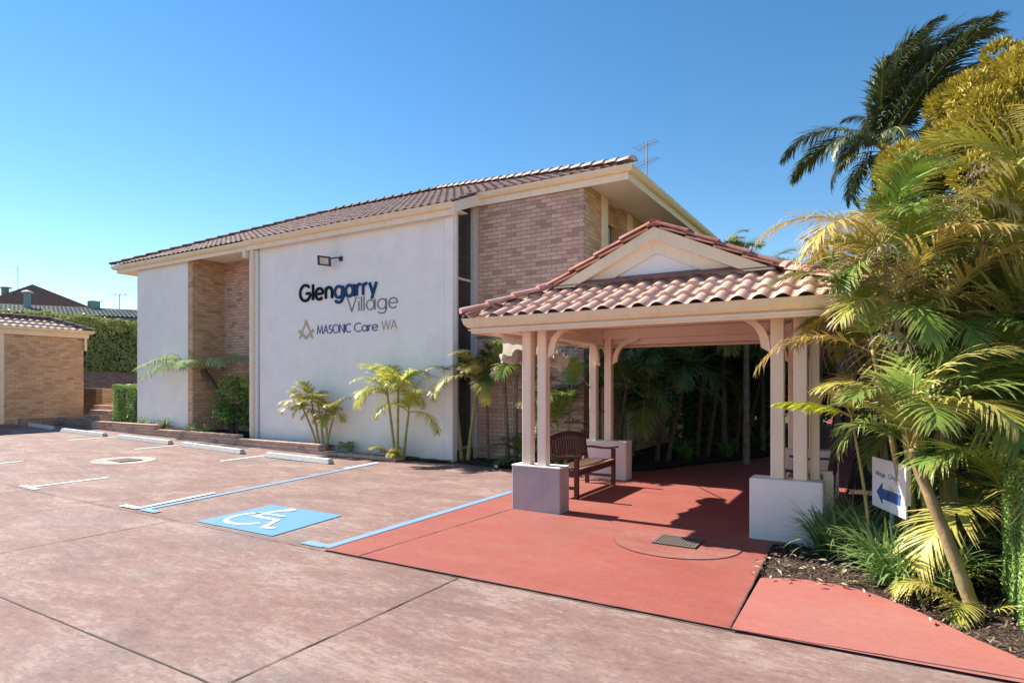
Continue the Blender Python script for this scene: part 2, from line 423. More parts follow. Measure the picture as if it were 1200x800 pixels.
M['palm_trunk'] = mnoisy('palm_trunk', (.36, .27, .15), (.24, .17, .09), 9, .8, .2, .5, .01, 25, wear=0.8)
M['grey_trunk'] = mnoisy('grey_trunk', (.26, .22, .18), (.16, .13, .11), 9, .9, .2, .5, .01, 25)
M['rachis'] = mnoisy('palm_rachis', (.40, .36, .10), (.34, .28, .09), 8, .5, .3, 0)

# ------------------------------------------------------------------ ground
def gz(x): return .02 * max(0.0, -11 - x) if x > -45 else .68

def sheet(name, pts, dz, m, label=None):
    """flat polygon split at the fold line x=-11, -45 so that it follows the ground"""
    bm = B()
    poly(bm, [(x, y, 0) for x, y in pts])
    for fx in (-11, -45):
        bmesh.ops.bisect_plane(bm, geom=bm.verts[:] + bm.edges[:] + bm.faces[:], plane_co=(fx, 0, 0), plane_no=(1, 0, 0))
    bmesh.ops.recalc_face_normals(bm, faces=bm.faces)
    for v in bm.verts: v.co.z = gz(v.co.x) + dz
    for f in bm.faces:
        if f.normal.z < 0: f.normal_flip()
    o = obj(name, bm, m)
    o['kind'] = 'structure'
    return o
sheet('ground', [(-900, -900), (900, -900), (900, 900), (-900, 900)], -.02, M['earth'])
sheet('car_park_surface', [(-60, -40), (40, -40), (40, 4.36), (1.2, 4.36), (-.2, 4.33), (-4.60, 4.33), (-4.60, 10.0), (-7.6, 10.35), (-60, 10.35)], 0, M['slab'])
sheet('red_apron', [(-4.68, 4.22), (-.81, 4.24), (-.86, 6.70), (-.35, 6.95), (-.30, 12.0), (-.35, 19), (-.4, 37.5), (-1.7, 37.5), (-1.7, 17.6), (-1.95, 14.7), (-2.9, 12.7), (-3.6, 11.2), (-4.45, 10.35), (-4.68, 10.0)], .014, M['red'])
sheet('salmon_path', [(-.80, 4.225), (.9, 4.285), (1.5, 4.36), (1.15, 4.50), (.95, 4.56), (.77, 4.66), (.60, 4.84), (.45, 5.04), (.33, 5.20), (.20, 5.34), (.06, 5.47), (-.10, 5.57), (-.28, 5.61), (-.46, 5.61), (-.64, 5.56), (-.80, 5.47)], .018, M['pink'])
# joints between the slabs (irregular dark strips)
def joint(pts, wdt=.012, dz=.004, seed=1):
    rnd = random.Random(seed); bm = B()
    out = []
    for (x0, y0), (x1, y1) in zip(pts, pts[1:]):
        L = math.hypot(x1 - x0, y1 - y0); n = max(2, int(L / .12))
        nx, ny = -(y1 - y0) / L, (x1 - x0) / L
        for i in range(n + (1 if (x1, y1) == pts[-1] else 0)):
            t = i / n; j = rnd.uniform(-.003, .003); ww = wdt * rnd.uniform(.55, 1.15)
            x, y = x0 + (x1 - x0) * t + nx * j, y0 + (y1 - y0) * t + ny * j
            out.append(((x - nx * ww / 2, y - ny * ww / 2), (x + nx * ww / 2, y + ny * ww / 2)))
    for (a, b), (c, d) in zip(out, out[1:]):
        poly(bm, [(p[0], p[1], gz(p[0]) + dz) for p in (a, c, d, b)])
    bmesh.ops.recalc_face_normals(bm, faces=bm.faces)
    o = obj('control_joint', bm, M['joint']); o['kind'] = 'structure'
joint([(-45, 4.30), (-11, 4.28), (-4.68, 4.21), (-.80, 4.225), (1.2, 4.36)], .013, .0205, 1)
joint([(-16, 2.55), (-7.32, 2.55), (-7.25, 4.25)], .014, .004, 2)
joint([(-7.3, 2.02), (-3.05, 2.03), (-3.02, 4.2)], .013, .005, 3)
joint([(-3.05, 2.03), (-3.02, -6)], .013, .004, 4)
joint([(-16, 2.02), (-7.3, 2.02)], .014, .0065, 9)
joint([(-4.20, 4.22), (-4.05, 6.9)], .012, .018, 5)
joint([(-.81, 4.24), (-.83, 5.5), (-.86, 6.68)], .012, .0215, 6)
joint([(-15.0, 4.3), (-15.1, 6.8), (-15.5, 9.2)], .014, .004, 7)
joint([(-9.05, 4.3), (-9.7, 2.6)], .010, .004, 8)
joint([(-4.05, 8.9), (-.6, 9.0)], .010, .018, 10)
# painted bay lines
def line(name, pts, m, dz=.008):
    o = sheet(name, pts, dz, m); return o
def bar(p, q, w2):
    L = math.hypot(q[0] - p[0], q[1] - p[1]); nx, ny = -(q[1] - p[1]) / L * w2, (q[0] - p[0]) / L * w2
    return [(p[0] - nx, p[1] - ny), (q[0] - nx, q[1] - ny), (q[0] + nx, q[1] + ny), (p[0] + nx, p[1] + ny)]
line('bay_marking', bar((-4.70, 4.28), (-4.70, 7.95), .055), M['blue_paint'], .019)
line('bay_marking', [(-5.08, 4.28), (-4.77, 4.28), (-4.77, 4.40), (-5.08, 4.40)], M['blue_paint'])
line('bay_marking', bar((-8.20, 4.34), (-8.86, 9.45), .055), M['blue_paint'])
line('bay_marking', [(-8.20, 4.33), (-7.88, 4.33), (-7.88, 4.44), (-8.13, 4.44)], M['blue_paint'], .012)
line('bay_marking', bar((-8.36, 4.46), (-8.55, 5.6), .045), M['white_paint'], .012)
line('bay_marking', bar((-8.72, 4.38), (-8.30, 4.38), .05), M['white_paint'], .016)
line('bay_marking', bar((-8.82, 8.5), (-8.90, 9.5), .05), M['white_paint'], .012)
for x in (-11.5, -14.85, -18.1, -21.5):
    line('bay_marking', bar((x, 4.42), (x - .02, 5.55), .04), M['white_paint'])
    line('bay_marking', bar((x - .22, 4.37), (x + .30, 4.37), .05), M['white_paint'], .012)
    line('bay_marking', bar((x - .35, 7.9), (x - .4, 9.1), .045), M['white_paint'])
# blue square with wheelchair symbol
line('accessible_bay_square', [(-6.96, 4.33), (-5.58, 4.33), (-5.70, 5.46), (-7.02, 5.44)], M['blue_square'])
def ribbon(bm, pts, wd, z0, depth, axis='xy', base=0.0, cap=False):
    """flat stroke with mitred joints. axis 'xy' lies on the ground (z0 = height), 'xz' hangs on a wall (z0 = y of its back, grows to -y)"""
    P = [Vector((p[0], p[1])) for p in pts]; n = len(P); L = []; Rr = []
    for i in range(n):
        a = (P[min(i + 1, n - 1)] - P[min(i, n - 2)]).normalized(); b = (P[max(i, 1)] - P[max(i - 1, 0)]).normalized()
        na, nb = Vector((-a.y, a.x)), Vector((-b.y, b.x)); m = (na + nb)
        m = m.normalized() if m.length > 1e-4 else na
        k = min(2.2, 1 / max(.35, m.dot(na)))
        L.append(P[i] + m * k * wd / 2); Rr.append(P[i] - m * k * wd / 2)
    def v3(p, top):
        if axis == 'xy': return (p.x, p.y, z0 + (depth if top else 0))
        return (p.x, z0 - (depth if top else 0), p.y)
    f = [(bm.verts.new(v3(L[i], 1)), bm.verts.new(v3(Rr[i], 1)), bm.verts.new(v3(Rr[i], 0)), bm.verts.new(v3(L[i], 0))) for i in range(n)]
    for i in range(n - 1):
        for k in range(4 if axis != 'xy' else 1):
            bm.faces.new((f[i][k], f[i][(k + 1) % 4], f[i + 1][(k + 1) % 4], f[i + 1][k]))
    if axis != 'xy':
        bm.faces.new(f[0]); bm.faces.new(f[-1][::-1])
def arc(cx, cy, r, a0, a1, n=16, ry=None):
    ry = ry or r
    return [(cx + r * math.cos(R(a0 + (a1 - a0) * i / n)), cy + ry * math.sin(R(a0 + (a1 - a0) * i / n))) for i in range(n + 1)]

bm = B()
ribbon(bm, [(-6.72, 5.00)] + arc(-6.50, 4.78, .31, 130, 335, 18), .062, .013, 0)
ribbon(bm, [(-6.55, 5.24), (-6.62, 5.10), (-6.58, 4.85), (-6.16, 4.85), (-5.98, 4.52), (-5.84, 4.57)], .066, .0145, 0)
ribbon(bm, [(-6.60, 5.02), (-6.24, 5.02)], .055, .016, 0)
poly(bm, [(x, y, .0165) for x, y in arc(-6.50, 5.31, .080, 0, 348, 14)])
bmesh.ops.recalc_face_normals(bm, faces=bm.faces)
for f in bm.faces:
    if f.normal.z < 0: f.normal_flip()
obj('wheelchair_symbol', bm, M['white_paint'])['kind'] = 'structure'

# drains: a concrete collar let into the slab and a grate thing on it
def collar(cx, cy, rx, ry, m, dz, rot=0):
    pts = []
    for i in range(48):
        a = i / 48 * 2 * math.pi; x, y = rx * math.cos(a), ry * math.sin(a)
        pts.append((cx + x * math.cos(rot) - y * math.sin(rot), cy + x * math.sin(rot) + y * math.cos(rot)))
    sheet('drain_collar', pts, dz, m)
collar(-1.72, 6.22, .64, .57, M['joint'], .018)
collar(-1.72, 6.22, .632, .562, M['collar'], .0215)
collar(-13.5, 6.8, .62, .60, M['joint'], .0035)
collar(-13.5, 6.8, .61, .59, M['collar_pale'], .0055)
def drain(cx, cy, lx, ly, z, label):
    t = empty('drain_cover', (cx, cy, z), label, 'drain cover', 'drain covers in the paving')
    bm = B()
    for a in ((-lx, lx, -ly, -ly + .03), (-lx, lx, ly - .03, ly), (-lx, -lx + .03, -ly + .03, ly - .03), (lx - .03, lx, -ly + .03, ly - .03)):
        box(bm, cx + a[0], cx + a[1], cy + a[2], cy + a[3], z, z + .012)
    obj('frame', bm, M['grate'], t)
    bm = B(); n = 12
    for i in range(n):
        x = cx - lx + .034 + (2 * lx - .068) * (i + .5) / n
        box(bm, x - .011, x + .011, cy - ly + .03, cy + ly - .03, z + .001, z + .010)
    for k in (-.33, 0, .33):
        box(bm, cx - lx + .03, cx + lx - .03, cy + k * ly - .008, cy + k * ly + .008, z + .002, z + .0085)
    obj('grille', bm, M['grate'], t)
    obj('pit', bxx(cx - lx + .03, cx + lx - .03, cy - ly + .03, cy + ly - .03, z - .002, z + .0012), M['dark'], t)
drain(-1.71, 6.26, .22, .19, .025, 'brown rectangular grate in the red paving beside the shelter')
drain(-13.45, 6.8, .27, .22, gz(-13.45) + .008, 'dark grate in a pale round collar out in the car park')

# wheel stops
def wheel_stop(x0, x1, y0, y1, label):
    bm = B(); L = math.hypot(x1 - x0, y1 - y0)
    prof = [(-.085, 0), (-.075, .03), (-.05, .105), (.05, .105), (.075, .03), (.085, 0)]
    a = [bm.verts.new((-L / 2 + (.03 if z > .05 else 0), y, z)) for y, z in prof]; b = [bm.verts.new((L / 2 - (.03 if z > .05 else 0), y, z)) for y, z in prof]
    bm.faces.new(a); bm.faces.new(b[::-1])
    for i in range(5): bm.faces.new((a[i], a[i + 1], b[i + 1], b[i]))
    bm.faces.new((a[5], a[0], b[0], b[5]))
    bmesh.ops.recalc_face_normals(bm, faces=bm.faces)
    o = obj('wheel_stop', bm, M['stop'], bevel=.01)
    z0, z1 = gz(x0), gz(x1)
    o.location = ((x0 + x1) / 2, (y0 + y1) / 2, (z0 + z1) / 2 + .002)
    o.rotation_euler = (0, math.atan2(z0 - z1, abs(x1 - x0)), math.atan2(y1 - y0, x1 - x0))
    tag(o, label, 'wheel stop', 'concrete wheel stops across the bays')
    o['category'] = 'wheel stop'
wheel_stop(-11.72, -9.60, 8.96, 8.88, 'concrete wheel stop ending at the blue bay line, nearest the shelter')
wheel_stop(-15.05, -12.55, 8.98, 8.93, 'pale wheel stop in front of the round glossy shrub')
wheel_stop(-18.05, -15.55, 8.98, 8.98, 'white wheel stop before the low brick wall under the tree fern')
wheel_stop(-21.2, -18.75, 8.93, 8.95, 'half shaded wheel stop beside the brick garage wall end')
wheel_stop(-25.2, -22.2, 9.25, 9.05, 'bluish wheel stop wholly in shadow before the brick garage')

# ------------------------------------------------------------------ tiled roof surfaces
def tiles(name, O, E, S, La, Lb, clips, tw, ch, amp, step, m, parent, seg=8):
    """undulating courses of tiles over the plane O + E*s + S*t, kept inside the clip planes (co, outward normal)"""
    O, E, S = Vector(O), Vector(E).normalized(), Vector(S).normalized()
    Nn = E.cross(S).normalized()
    if Nn.z < 0: Nn = -Nn
    bm = B(); uvl = bm.loops.layers.uv.new('tile')
    ns = int(math.ceil(La / tw * seg)); rows = []
    nc = int(math.ceil(Lb / ch))
    rnd = random.Random(hash(name) % 1000 if False else 7)
    jit = {}
    for c in range(nc):
        for (tt, hh, uu) in ((c * ch + .0001, step, .02), (c * ch + ch * .55, step * .5, .5), ((c + 1) * ch, 0, .98)):
            row = []
            for i in range(ns + 1):
                s = i / seg * tw; ph = (i % seg) / seg; col = i // seg
                j = jit.setdefault((c, col), rnd.uniform(-.004, .004))
                hump = math.sin(math.pi * min(1, ph / .72)) ** .8 if ph < .72 else -.10 * math.sin(math.pi * (ph - .72) / .28)
                row.append(bm.verts.new(O + E * s + S * min(tt, Lb + ch) + Nn * (hump * amp + hh + (j if 0 < ph < .72 else 0))))
            rows.append((row, c + uu))
    for (r0, u0), (r1, u1) in zip(rows, rows[1:]):
        same = int(u0) == int(u1)
        for i in range(ns):
            f = bm.faces.new((r0[i], r0[i + 1], r1[i + 1], r1[i]))
            uu0, uu1 = (u0, u1) if same else (u1 + .01, u1 + .01)
            k = i // seg
            for lp, uv in zip(f.loops, ((k + .3, uu0), (k + .6, uu0), (k + .6, uu1), (k + .3, uu1))):
                lp[uvl].uv = uv
    # underside lip of the first course
    for co, no in clips:
        bmesh.ops.bisect_plane(bm, geom=bm.verts[:] + bm.edges[:] + bm.faces[:], plane_co=co, plane_no=no, clear_outer=True)
    bmesh.ops.recalc_face_normals(bm, faces=bm.faces)
    if bm.faces and sum(f.normal.dot(Nn) for f in bm.faces) < 0:
        for f in bm.faces: f.normal_flip()
    o = obj(name, bm, m, parent)
    for p in o.data.polygons: p.use_smooth = False
    return o
def vclip(a, b, inside):
    """vertical clip plane through plan points a,b keeping the side of `inside`"""
    a, b = Vector((a[0], a[1], 0)), Vector((b[0], b[1], 0)); d = b - a
    n = Vector((d.y, -d.x, 0)).normalized()
    if (Vector((inside[0], inside[1], 0)) - a).dot(n) > 0: n = -n
    return (a, n)
def caps(name, p, q, r, clen, m, parent, lift=.03, seed=3):
    """a line of overlapping half-round caps from p (low) to q (high)"""
    p, q = Vector(p), Vector(q); d = (q - p); L = d.length; d.normalize()
    side = d.cross(Vector((0, 0, 1))).normalized(); up = side.cross(d).normalized()
    n = max(1, round(L / clen)); bm = B(); rnd = random.Random(seed)
    for i in range(n):
        a = p + d * (L * i / n - .03); b = p + d * (L * (i + 1) / n)
        rr = []
        jj = rnd.uniform(-.006, .006)
        for base, rad, u in ((a, r * 1.12, .022), (a + d * .05, r * 1.10, .020), (b, r * .92, 0)):
            rr.append([bm.verts.new(base + side * (math.cos(t) * rad + jj) + up * (math.sin(t) * rad * .72 + lift + u)) for t in [math.pi * k / 8 for k in range(9)]])
        for x, y in zip(rr, rr[1:]):
            for k in range(8): bm.faces.new((x[k], x[k + 1], y[k + 1], y[k]))
        bm.faces.new(rr[0]); bm.faces.new(rr[-1][::-1])
    bmesh.ops.recalc_face_normals(bm, faces=bm.faces)
    return obj(name, bm, m, parent, smooth=False)

# ------------------------------------------------------------------ main building
bld = empty('apartment_building', (-12, 13, 0), 'two storey white rendered and brick building with brown tiled hip roof', 'building')
XW, YW = -7.65, 10.43
# white rendered wall with its lettering
obj('rendered_wall', bxx(-13.95, XW, YW, YW + .13, 0, 5.30), M['stucco'], bld)
obj('rendered_wall', bxx(-19.94, -17.22, YW + .02, YW + .27, 0, 5.33), M['stucco'], bld)
o = obj('wall_pilaster', bxx(XW - .17, XW + .05, YW - .05, YW + .12, 0, 5.31), M['stucco'], bld, bevel=.012)
obj('end_strip', bxx(XW - .30, XW - .185, YW - .03, YW + .0, 0, 5.29), M['stucco'], bld, bevel=.006)
# brick recess and side walls
bm = B()
box(bm, -17.215, -17.0, YW + .025, 11.5, 0, 5.33)
obj('recess_side_wall', bm, M['brick_tan'], bld)
bm = B(); box(bm, -17.0, -13.8, 11.46, 11.7, 0, 5.33)
obj('recess_back_wall', bm, M['brick_pink'], bld)
obj('end_wall', bxx(-20.1, -19.9, YW + .27, 28, 0, 5.33), M['brick_pink'], bld)
# brick front bay, right
YB = 11.2
XC = -4.95
obj('brick_front_wall', bxx(-7.52, XC, YB, YB + .24, 0, 5.70), M['brick_pink'], bld)
bm = B()
box(bm, XC - .24, XC, YB + .24, 12.13, 0, 5.69)
box(bm, XC - .24, XC, 13.3, 13.72, 0, 5.69)
box(bm, XC - .24, XC, 14.0, 28, 2.75, 5.69)
box(bm, XC - .24, XC, 14.0, 28, 0, 1.0)
box(bm, XC - .40, XC - .14, 12.55, 13.3, 0, 3.6)
box(bm, XC - .40, XC - .14, 12.55, 13.3, 5.25, 5.69)
obj('brick_side_wall', bm, M['brick_tan'], bld)
for y in (12.13, 13.72):
    obj('wall_pilaster', bxx(XC - .25, XC + .045, y, y + .28, 0, 5.68), M['cream'], bld, bevel=.01)
wn = obj('window', bxx(XC - .34, XC - .30, 12.42, 13.3, 3.6, 5.25), M['glass'], bld)
bm = B()
for a in ((12.42, 12.48, 3.6, 5.25), (13.24, 13.3, 3.6, 5.25), (12.48, 13.24, 3.6, 3.66), (12.48, 13.24, 5.19, 5.25), (12.84, 12.88, 3.66, 5.19)):
    box(bm, XC - .30, XC - .262, a[0], a[1], a[2], a[3])
obj('frame', bm, M['frame_w'], wn)
# ground-floor window and pale cladding on the side wall
obj('cladding', bxx(XC - .2, XC - .16, 14.0, 28, 1.0, 2.75), M['cladding'], bld)
bm = B()
for i in range(14): extr(bm, [(XC - .155, 14.9, 1.02 + i * .12), (XC - .10, 14.9, 1.02 + i * .12), (XC - .15, 14.9, 1.135 + i * .12)], (0, 13, 0))
obj('cladding_boards', bm, M['cladding'], bld)
wn = obj('window', bxx(XC - .158, XC - .14, 14.05, 14.85, 1.1, 2.6), M['glass'], bld)
bm = B()
for a in ((14.0, 14.06, 1.05, 2.65), (14.4, 14.44, 1.1, 2.6), (14.84, 14.9, 1.05, 2.65), (14.06, 14.84, 1.05, 1.1), (14.06, 14.84, 2.6, 2.65)):
    box(bm, XC - .139, XC - .10, *a)
obj('frame', bm, M['frame_w'], wn)
# tall glazed slot between the white wall and the brick bay, in the return
ws = obj('stair_window', bxx(-7.66, -7.64, YW + .12, YB, .3, 5.62), M['glass'], bld)
bm = B()
box(bm, -7.64, -7.60, YW + .122, YW + .16, .25, 5.5); box(bm, -7.64, -7.56, YB - .09, YB - .002, .25, 5.66)
for z in (.25, 2.35, 3.9): box(bm, -7.64, -7.605, YW + .16, YB - .09, z, z + .05)
obj('frame', bm, M['frame_w'], ws)
obj('corner_trim', bxx(-7.60, -7.50, YB - .05, YB - .001, 0, 5.66), M['frame_w'], bld)
obj('slot_wall', bxx(-7.9, -7.70, YW + .25, YB + .2, 0, 5.5), M['brick_dark'], bld)
# inner dark core so that nothing shows through
obj('rear_wall', bxx(-19.9, XC, 28.0, 28.2, 0, 5.4), M['brick_pink'], bld)
# roof shape
T = .46; EY, EZ = 10.22, 5.44
def pz(y): return EZ + T * (y - EY)
XL, XR = -21.0, -3.92
YR2 = 11.10                                  # eave line of the right-hand bay
XB = -7.46                                   # where the barge board climbs
AP = Vector((-11.5, 15.0, pz(15.0)))         # right end of the ridge
LP = Vector((-16.3, 15.0, pz(15.0)))
cR = Vector((XR, YR2, pz(YR2)))
slope = Vector((0, 1, T)).normalized(); sl = math.hypot(1, T)
rf = tiles('roof', (XL, EY, EZ), (1, 0, 0), slope, XR - XL, 5.2 * sl,
           [vclip((XL, EY), (LP.x, LP.y), (-12, 10.5)), vclip((XR, YR2), (AP.x, AP.y), (-12, 10.5)), ((0, 15, 0), Vector((0, 1, 0)))],
           .225, .34, .032, .024, M['tile_brown'], bld, 6)
# cut away the low strip in front of the bay
bmm = bmesh.new(); bmm.from_mesh(rf.data)
bmesh.ops.bisect_plane(bmm, geom=bmm.verts[:] + bmm.edges[:] + bmm.faces[:], plane_co=(XB + .04, 0, 0), plane_no=(1, 0, 0))
bmesh.ops.bisect_plane(bmm, geom=bmm.verts[:] + bmm.edges[:] + bmm.faces[:], plane_co=(0, YR2 - .02, 0), plane_no=(0, 1, 0))
kill = [f for f in bmm.faces if f.calc_center_median().x > XB + .04 and f.calc_center_median().y < YR2 - .02]
bmesh.ops.delete(bmm, geom=kill, context='FACES')
bmm.to_mesh(rf.data); bmm.free()
bm = B()
ER = Vector((-3.62, 28.6, cR.z))  # unseen rear of the building lengthened to keep the garden shaded
poly(bm, [cR, ER, AP])
poly(bm, [AP, ER, (XL, 28.6, EZ), LP])
poly(bm, [LP, (XL, 28.6, EZ), (XL, EY, EZ)])
for f in bm.faces:
    f.normal_update()
    if f.normal.z < 0: f.normal_flip()
obj('rear_roof_slopes', bm, M['cap_brown'], rf)
caps('hip_cap', cR, AP, .115, .38, M['tile_pale'], rf, .045)
caps('hip_cap', (XL, EY, EZ), LP, .10, .38, M['cap_brown'], rf, .04)
caps('ridge_cap', AP, LP, .11, .38, M['cap_brown'], rf, .04)
# fascia + gutter, left part, barge, right part, side
gp = [(0, 0), (.075, 0), (.115, .05), (.115, .095), (.125, .115), (.10, .118), (.095, .1), (.0, .1)]
fp = [(0, -.10), (.022, -.10), (.022, .10), (0, .10)]
XS = -14.25
pL = [(XL + .12, 12.5, EZ - .13), (XL + .12, EY + .12, EZ - .13), (XS, EY + .12, EZ - .13)]
pA = [(XS, EY + .06, EZ - .145), (XB, EY + .06, EZ - .145)]
obj('fascia', sweep(B(), pL, fp), M['fascia'], bld)
obj('gutter', sweep(B(), [(x, y, z + .005) for x, y, z in pL], [(o_ + .023, u) for o_, u in gp]), M['gutter'], bld)
obj('fascia', sweep(B(), pA, fp), M['fascia'], bld)
obj('gutter', sweep(B(), [(x, y, z + .02) for x, y, z in pA], [(o_ + .023, u) for o_, u in gp]), M['gutter'], bld)
pR = [(XB, YR2 + .06, cR.z - .14), (XR - .10, YR2 + .06, cR.z - .14), (-3.72, 28.6, cR.z - .14)]
fp2 = [(0, -.125), (.022, -.125), (.022, .10), (0, .10)]
obj('fascia', sweep(B(), pR, fp2), M['fascia'], bld)
obj('gutter', sweep(B(), [(x, y, z + .01) for x, y, z in pR], [(o_ + .023, u) for o_, u in gp]), M['gutter'], bld)
# barge board going up the slope at x = XB
bm = B()
y0, y1 = EY - .06, YR2 + .05
extr(bm, [(XB, y0, EZ - .24), (XB, y0, EZ - .02), (XB, y1, pz(y1) - .02), (XB, y1, pz(y1) - .27)], (.035, 0, 0))
obj('barge_board', bm, M['fascia'], bld)
caps('barge_cap', (XB + .0, EY, pz(EY) - .03), (XB + .0, YR2, pz(YR2) - .03), .055, .34, M['cap_brown'], bld, .03)
# soffits
obj('soffit', bxx(XL + .13, XS, EY + .125, 12.4, 5.335, 5.352), M['soffit'], bld)
obj('soffit', bxx(XS, XB, EY + .065, YW + .3, 5.305, 5.32), M['soffit'], bld)
bm = B()
poly(bm, [(XB, YR2 + .07, 5.70), (XR - .12, YR2 + .07, 5.70), (-3.735, 28.6, 5.70), (XC - .3, 28.6, 5.70), (XC - .3, YB + .3, 5.70), (XB, YB + .3, 5.70)])
extr_ = bmesh.ops.extrude_face_region(bm, geom=bm.faces[:])
for v in [e for e in extr_['geom'] if isinstance(e, bmesh.types.BMVert)]: v.co.z += .015
bmesh.ops.recalc_face_normals(bm, faces=bm.faces)
obj('soffit', bm, M['soffit'], bld)
# downpipe with rain head between the wing and the white wall
bm = B(); box(bm, -14.30, -14.0, YW - .06, YW + .03, 0, 5.20)
obj('cover_strip', bm, M['gable'], bld, bevel=.01)
dp = obj('downpipe', bxx(-14.16, -14.06, YW - .145, YW - .065, .12, 5.20), M['cream'], bld, bevel=.015)
bm = B()
for z in (.9, 2.2, 3.5, 4.7): box(bm, -14.175, -14.045, YW - .152, YW - .062, z, z + .03)
obj('pipe_clip', bm, M['cream'], dp)
obj('rain_head', bxx(-14.46, -14.32, YW - .16, YW - .02, 5.02, 5.20), M['cream'], bld, bevel=.01)

# ------------------------------------------------------------------ wall lettering
def glyphs():
    g = {}
    c = lambda a0, a1, n=20: arc(.35, .35, .35, a0, a1, n)
    g['l'] = (0, [[(0, 0), (0, 1)]])
    g['i'] = (0, [[(0, 0), (0, .7)], [(0, .86), (0, .96)]])
    g['a'] = (.72, [arc(.32, .35, .32, 0, 360, 20, .34), [(.72, -.02), (.72, .72)]])
    g['g'] = (.70, [c(0, 360), [(.70, .70), (.70, -.02)] + arc(.35, -.02, .35, 0, -150, 12, .28)])
    g['e'] = (.70, [[(.0, .36), (.69, .36)], c(2, 318)])
    g['n'] = (.56, [[(0, 0), (0, .7)], arc(.28, .42, .28, 180, 0, 10) + [(.56, 0)]])
    g['r'] = (.28, [[(0, 0), (0, .7)], arc(.26, .42, .26, 180, 75, 7)])
    g['y'] = (.58, [[(0, .7), (.29, .03)], [(.58, .7), (.18, -.27)]])
    g['o'] = (.70, [c(0, 360)])
    g['s'] = (.36, [arc(.2, .52, .17, 40, 270, 8) + arc(.2, .18, .18, 90, -140, 8)])
    g['p'] = (.70, [c(0, 360), [(0, .7), (0, -.3)]])
    g['h'] = (.56, [[(0, 0), (0, 1)], arc(.28, .42, .28, 180, 0, 10) + [(.56, 0)]])
    g['G'] = (.98, [arc(.5, .5, .5, 42, 352, 22), [(.56, .46), (.99, .46)]])
    g['V'] = (.80, [[(0, 1), (.40, 0), (.80, 1)]])
    g['M'] = (.95, [[(0, 0), (.12, 1), (.475, .12), (.83, 1), (.95, 0)]])
    g['A'] = (.80, [[(0, 0), (.40, 1), (.80, 0)], [(.14, .34), (.66, .34)]])
    g['S'] = (.52, [arc(.26, .74, .23, 35, 270, 10, .25) + arc(.26, .25, .26, 90, -145, 10, .25)])
    g['O'] = (1.0, [arc(.5, .5, .5, 0, 360, 24)])
    g['N'] = (.70, [[(0, 0), (0, 1), (.70, 0), (.70, 1)]])
    g['I'] = (0, [[(0, 0), (0, 1)]])
    g['C'] = (.82, [arc(.5, .5, .5, 48, 312, 20)])
    g['W'] = (1.14, [[(0, 1), (.28, 0), (.57, .98), (.86, 0), (1.14, 1)]])
    return g
GL = glyphs()
def word(bm, txt, x0, x1, zb, cap, stroke, y, depth, gap=.22, axis='xz', only=None):
    tot = 0
    for i, ch in enumerate(txt):
        tot += (.35 if ch == ' ' else GL[ch][0] + (gap if i < len(txt) - 1 else 0))
    sx = (x1 - x0 - stroke) / tot; x = x0 + stroke / 2
    for i, ch in enumerate(txt):
        if ch == ' ': x += .35 * sx; continue
        adv, st = GL[ch]
        if only is None or i in only:
            for k, s in enumerate(st):
                ribbon(bm, [(x + p[0] * sx, zb + p[1] * cap) for p in s], stroke, y, depth + k * .0012 + (i % 2) * .0006, axis)
        x += (adv + gap) * sx
sg = empty('wall_lettering', (-10.8, YW - .01, 3.4), 'dark and blue raised words on the white rendered wall under the floodlight', 'sign')
bm = B(); word(bm, 'Glengarry', -12.39, -9.75, 3.73, .39, .066, YW - .002, .03, .25, only=(0, 1, 2, 3)); obj('black_letters', bm, M['let_black'], sg)
bm = B(); word(bm, 'Glengarry', -12.39, -9.75, 3.73, .39, .066, YW - .002, .03, .25, only=(4, 5, 6, 7, 8)); obj('blue_letters', bm, M['let_blue'], sg)
bm = B(); word(bm, 'Village', -10.73, -9.15, 3.37, .335, .020, YW - .002, .015, .22); obj('thin_letters', bm, M['let_grey'], sg)
bm = B(); word(bm, 'MASONIC', -11.76, -10.60, 2.885, .20, .022, YW - .002, .012, .17)
word(bm, 'Care', -10.50, -9.74, 2.885, .20, .022, YW - .002, .012, .17); obj('navy_letters', bm, M['let_navy'], sg)
bm = B(); word(bm, 'WA', -9.64, -9.17, 2.895, .20, .019, YW - .002, .012, .10); obj('gold_letters', bm, M['let_gold'], sg)
bm = B()
ex, ez = -12.15, 2.77
ribbon(bm, [(ex - .235, ez + .02), (ex, ez + .44), (ex + .235, ez + .02)], .050, YW - .002, .012, 'xz')
ribbon(bm, [(ex - .27, ez + .225), (ex, ez + .03), (ex + .27, ez + .225)], .070, YW - .002, .0135, 'xz')
poly(bm, [(p[0], YW - .0165, p[1]) for p in arc(ex, ez + .43, .045, 0, 345, 12)])
obj('gold_emblem', bm, M['let_gold'], sg)

# floodlight on the wall
fl = empty('floodlight', (-11.2, YW, 4.6), 'black rectangular floodlight bracketed high on the white wall', 'light')
bm = B()
hp = Matrix.Translation((-11.20, YW - .26, 4.60)) @ Matrix.Rotation(R(24), 4, 'Z') @ Matrix.Rotation(R(25), 4, 'X') @ Matrix.Rotation(R(8), 4, 'Y')
box(bm, -.17, .17, -.05, .05, -.12, .12); 
for v in bm.verts:
    if v.co.y > 0: v.co.x *= .6; v.co.z *= .6
bm.transform(hp); obj('housing', bm, M['dark'], fl, bevel=.006)
bm = B(); box(bm, -.105, .105, -.056, -.051, -.075, .075); bm.transform(hp); obj('lens', bm, M['tin'], fl)
bm = B()
tube(bm, [(-11.04, YW - .22, 4.63), (-10.93, YW - .15, 4.66), (-10.93, YW, 4.66)], .018, 8)
box(bm, -10.98, -10.88, YW - .03, YW - .001, 4.60, 4.71)
obj('bracket', bm, M['dark'], fl)

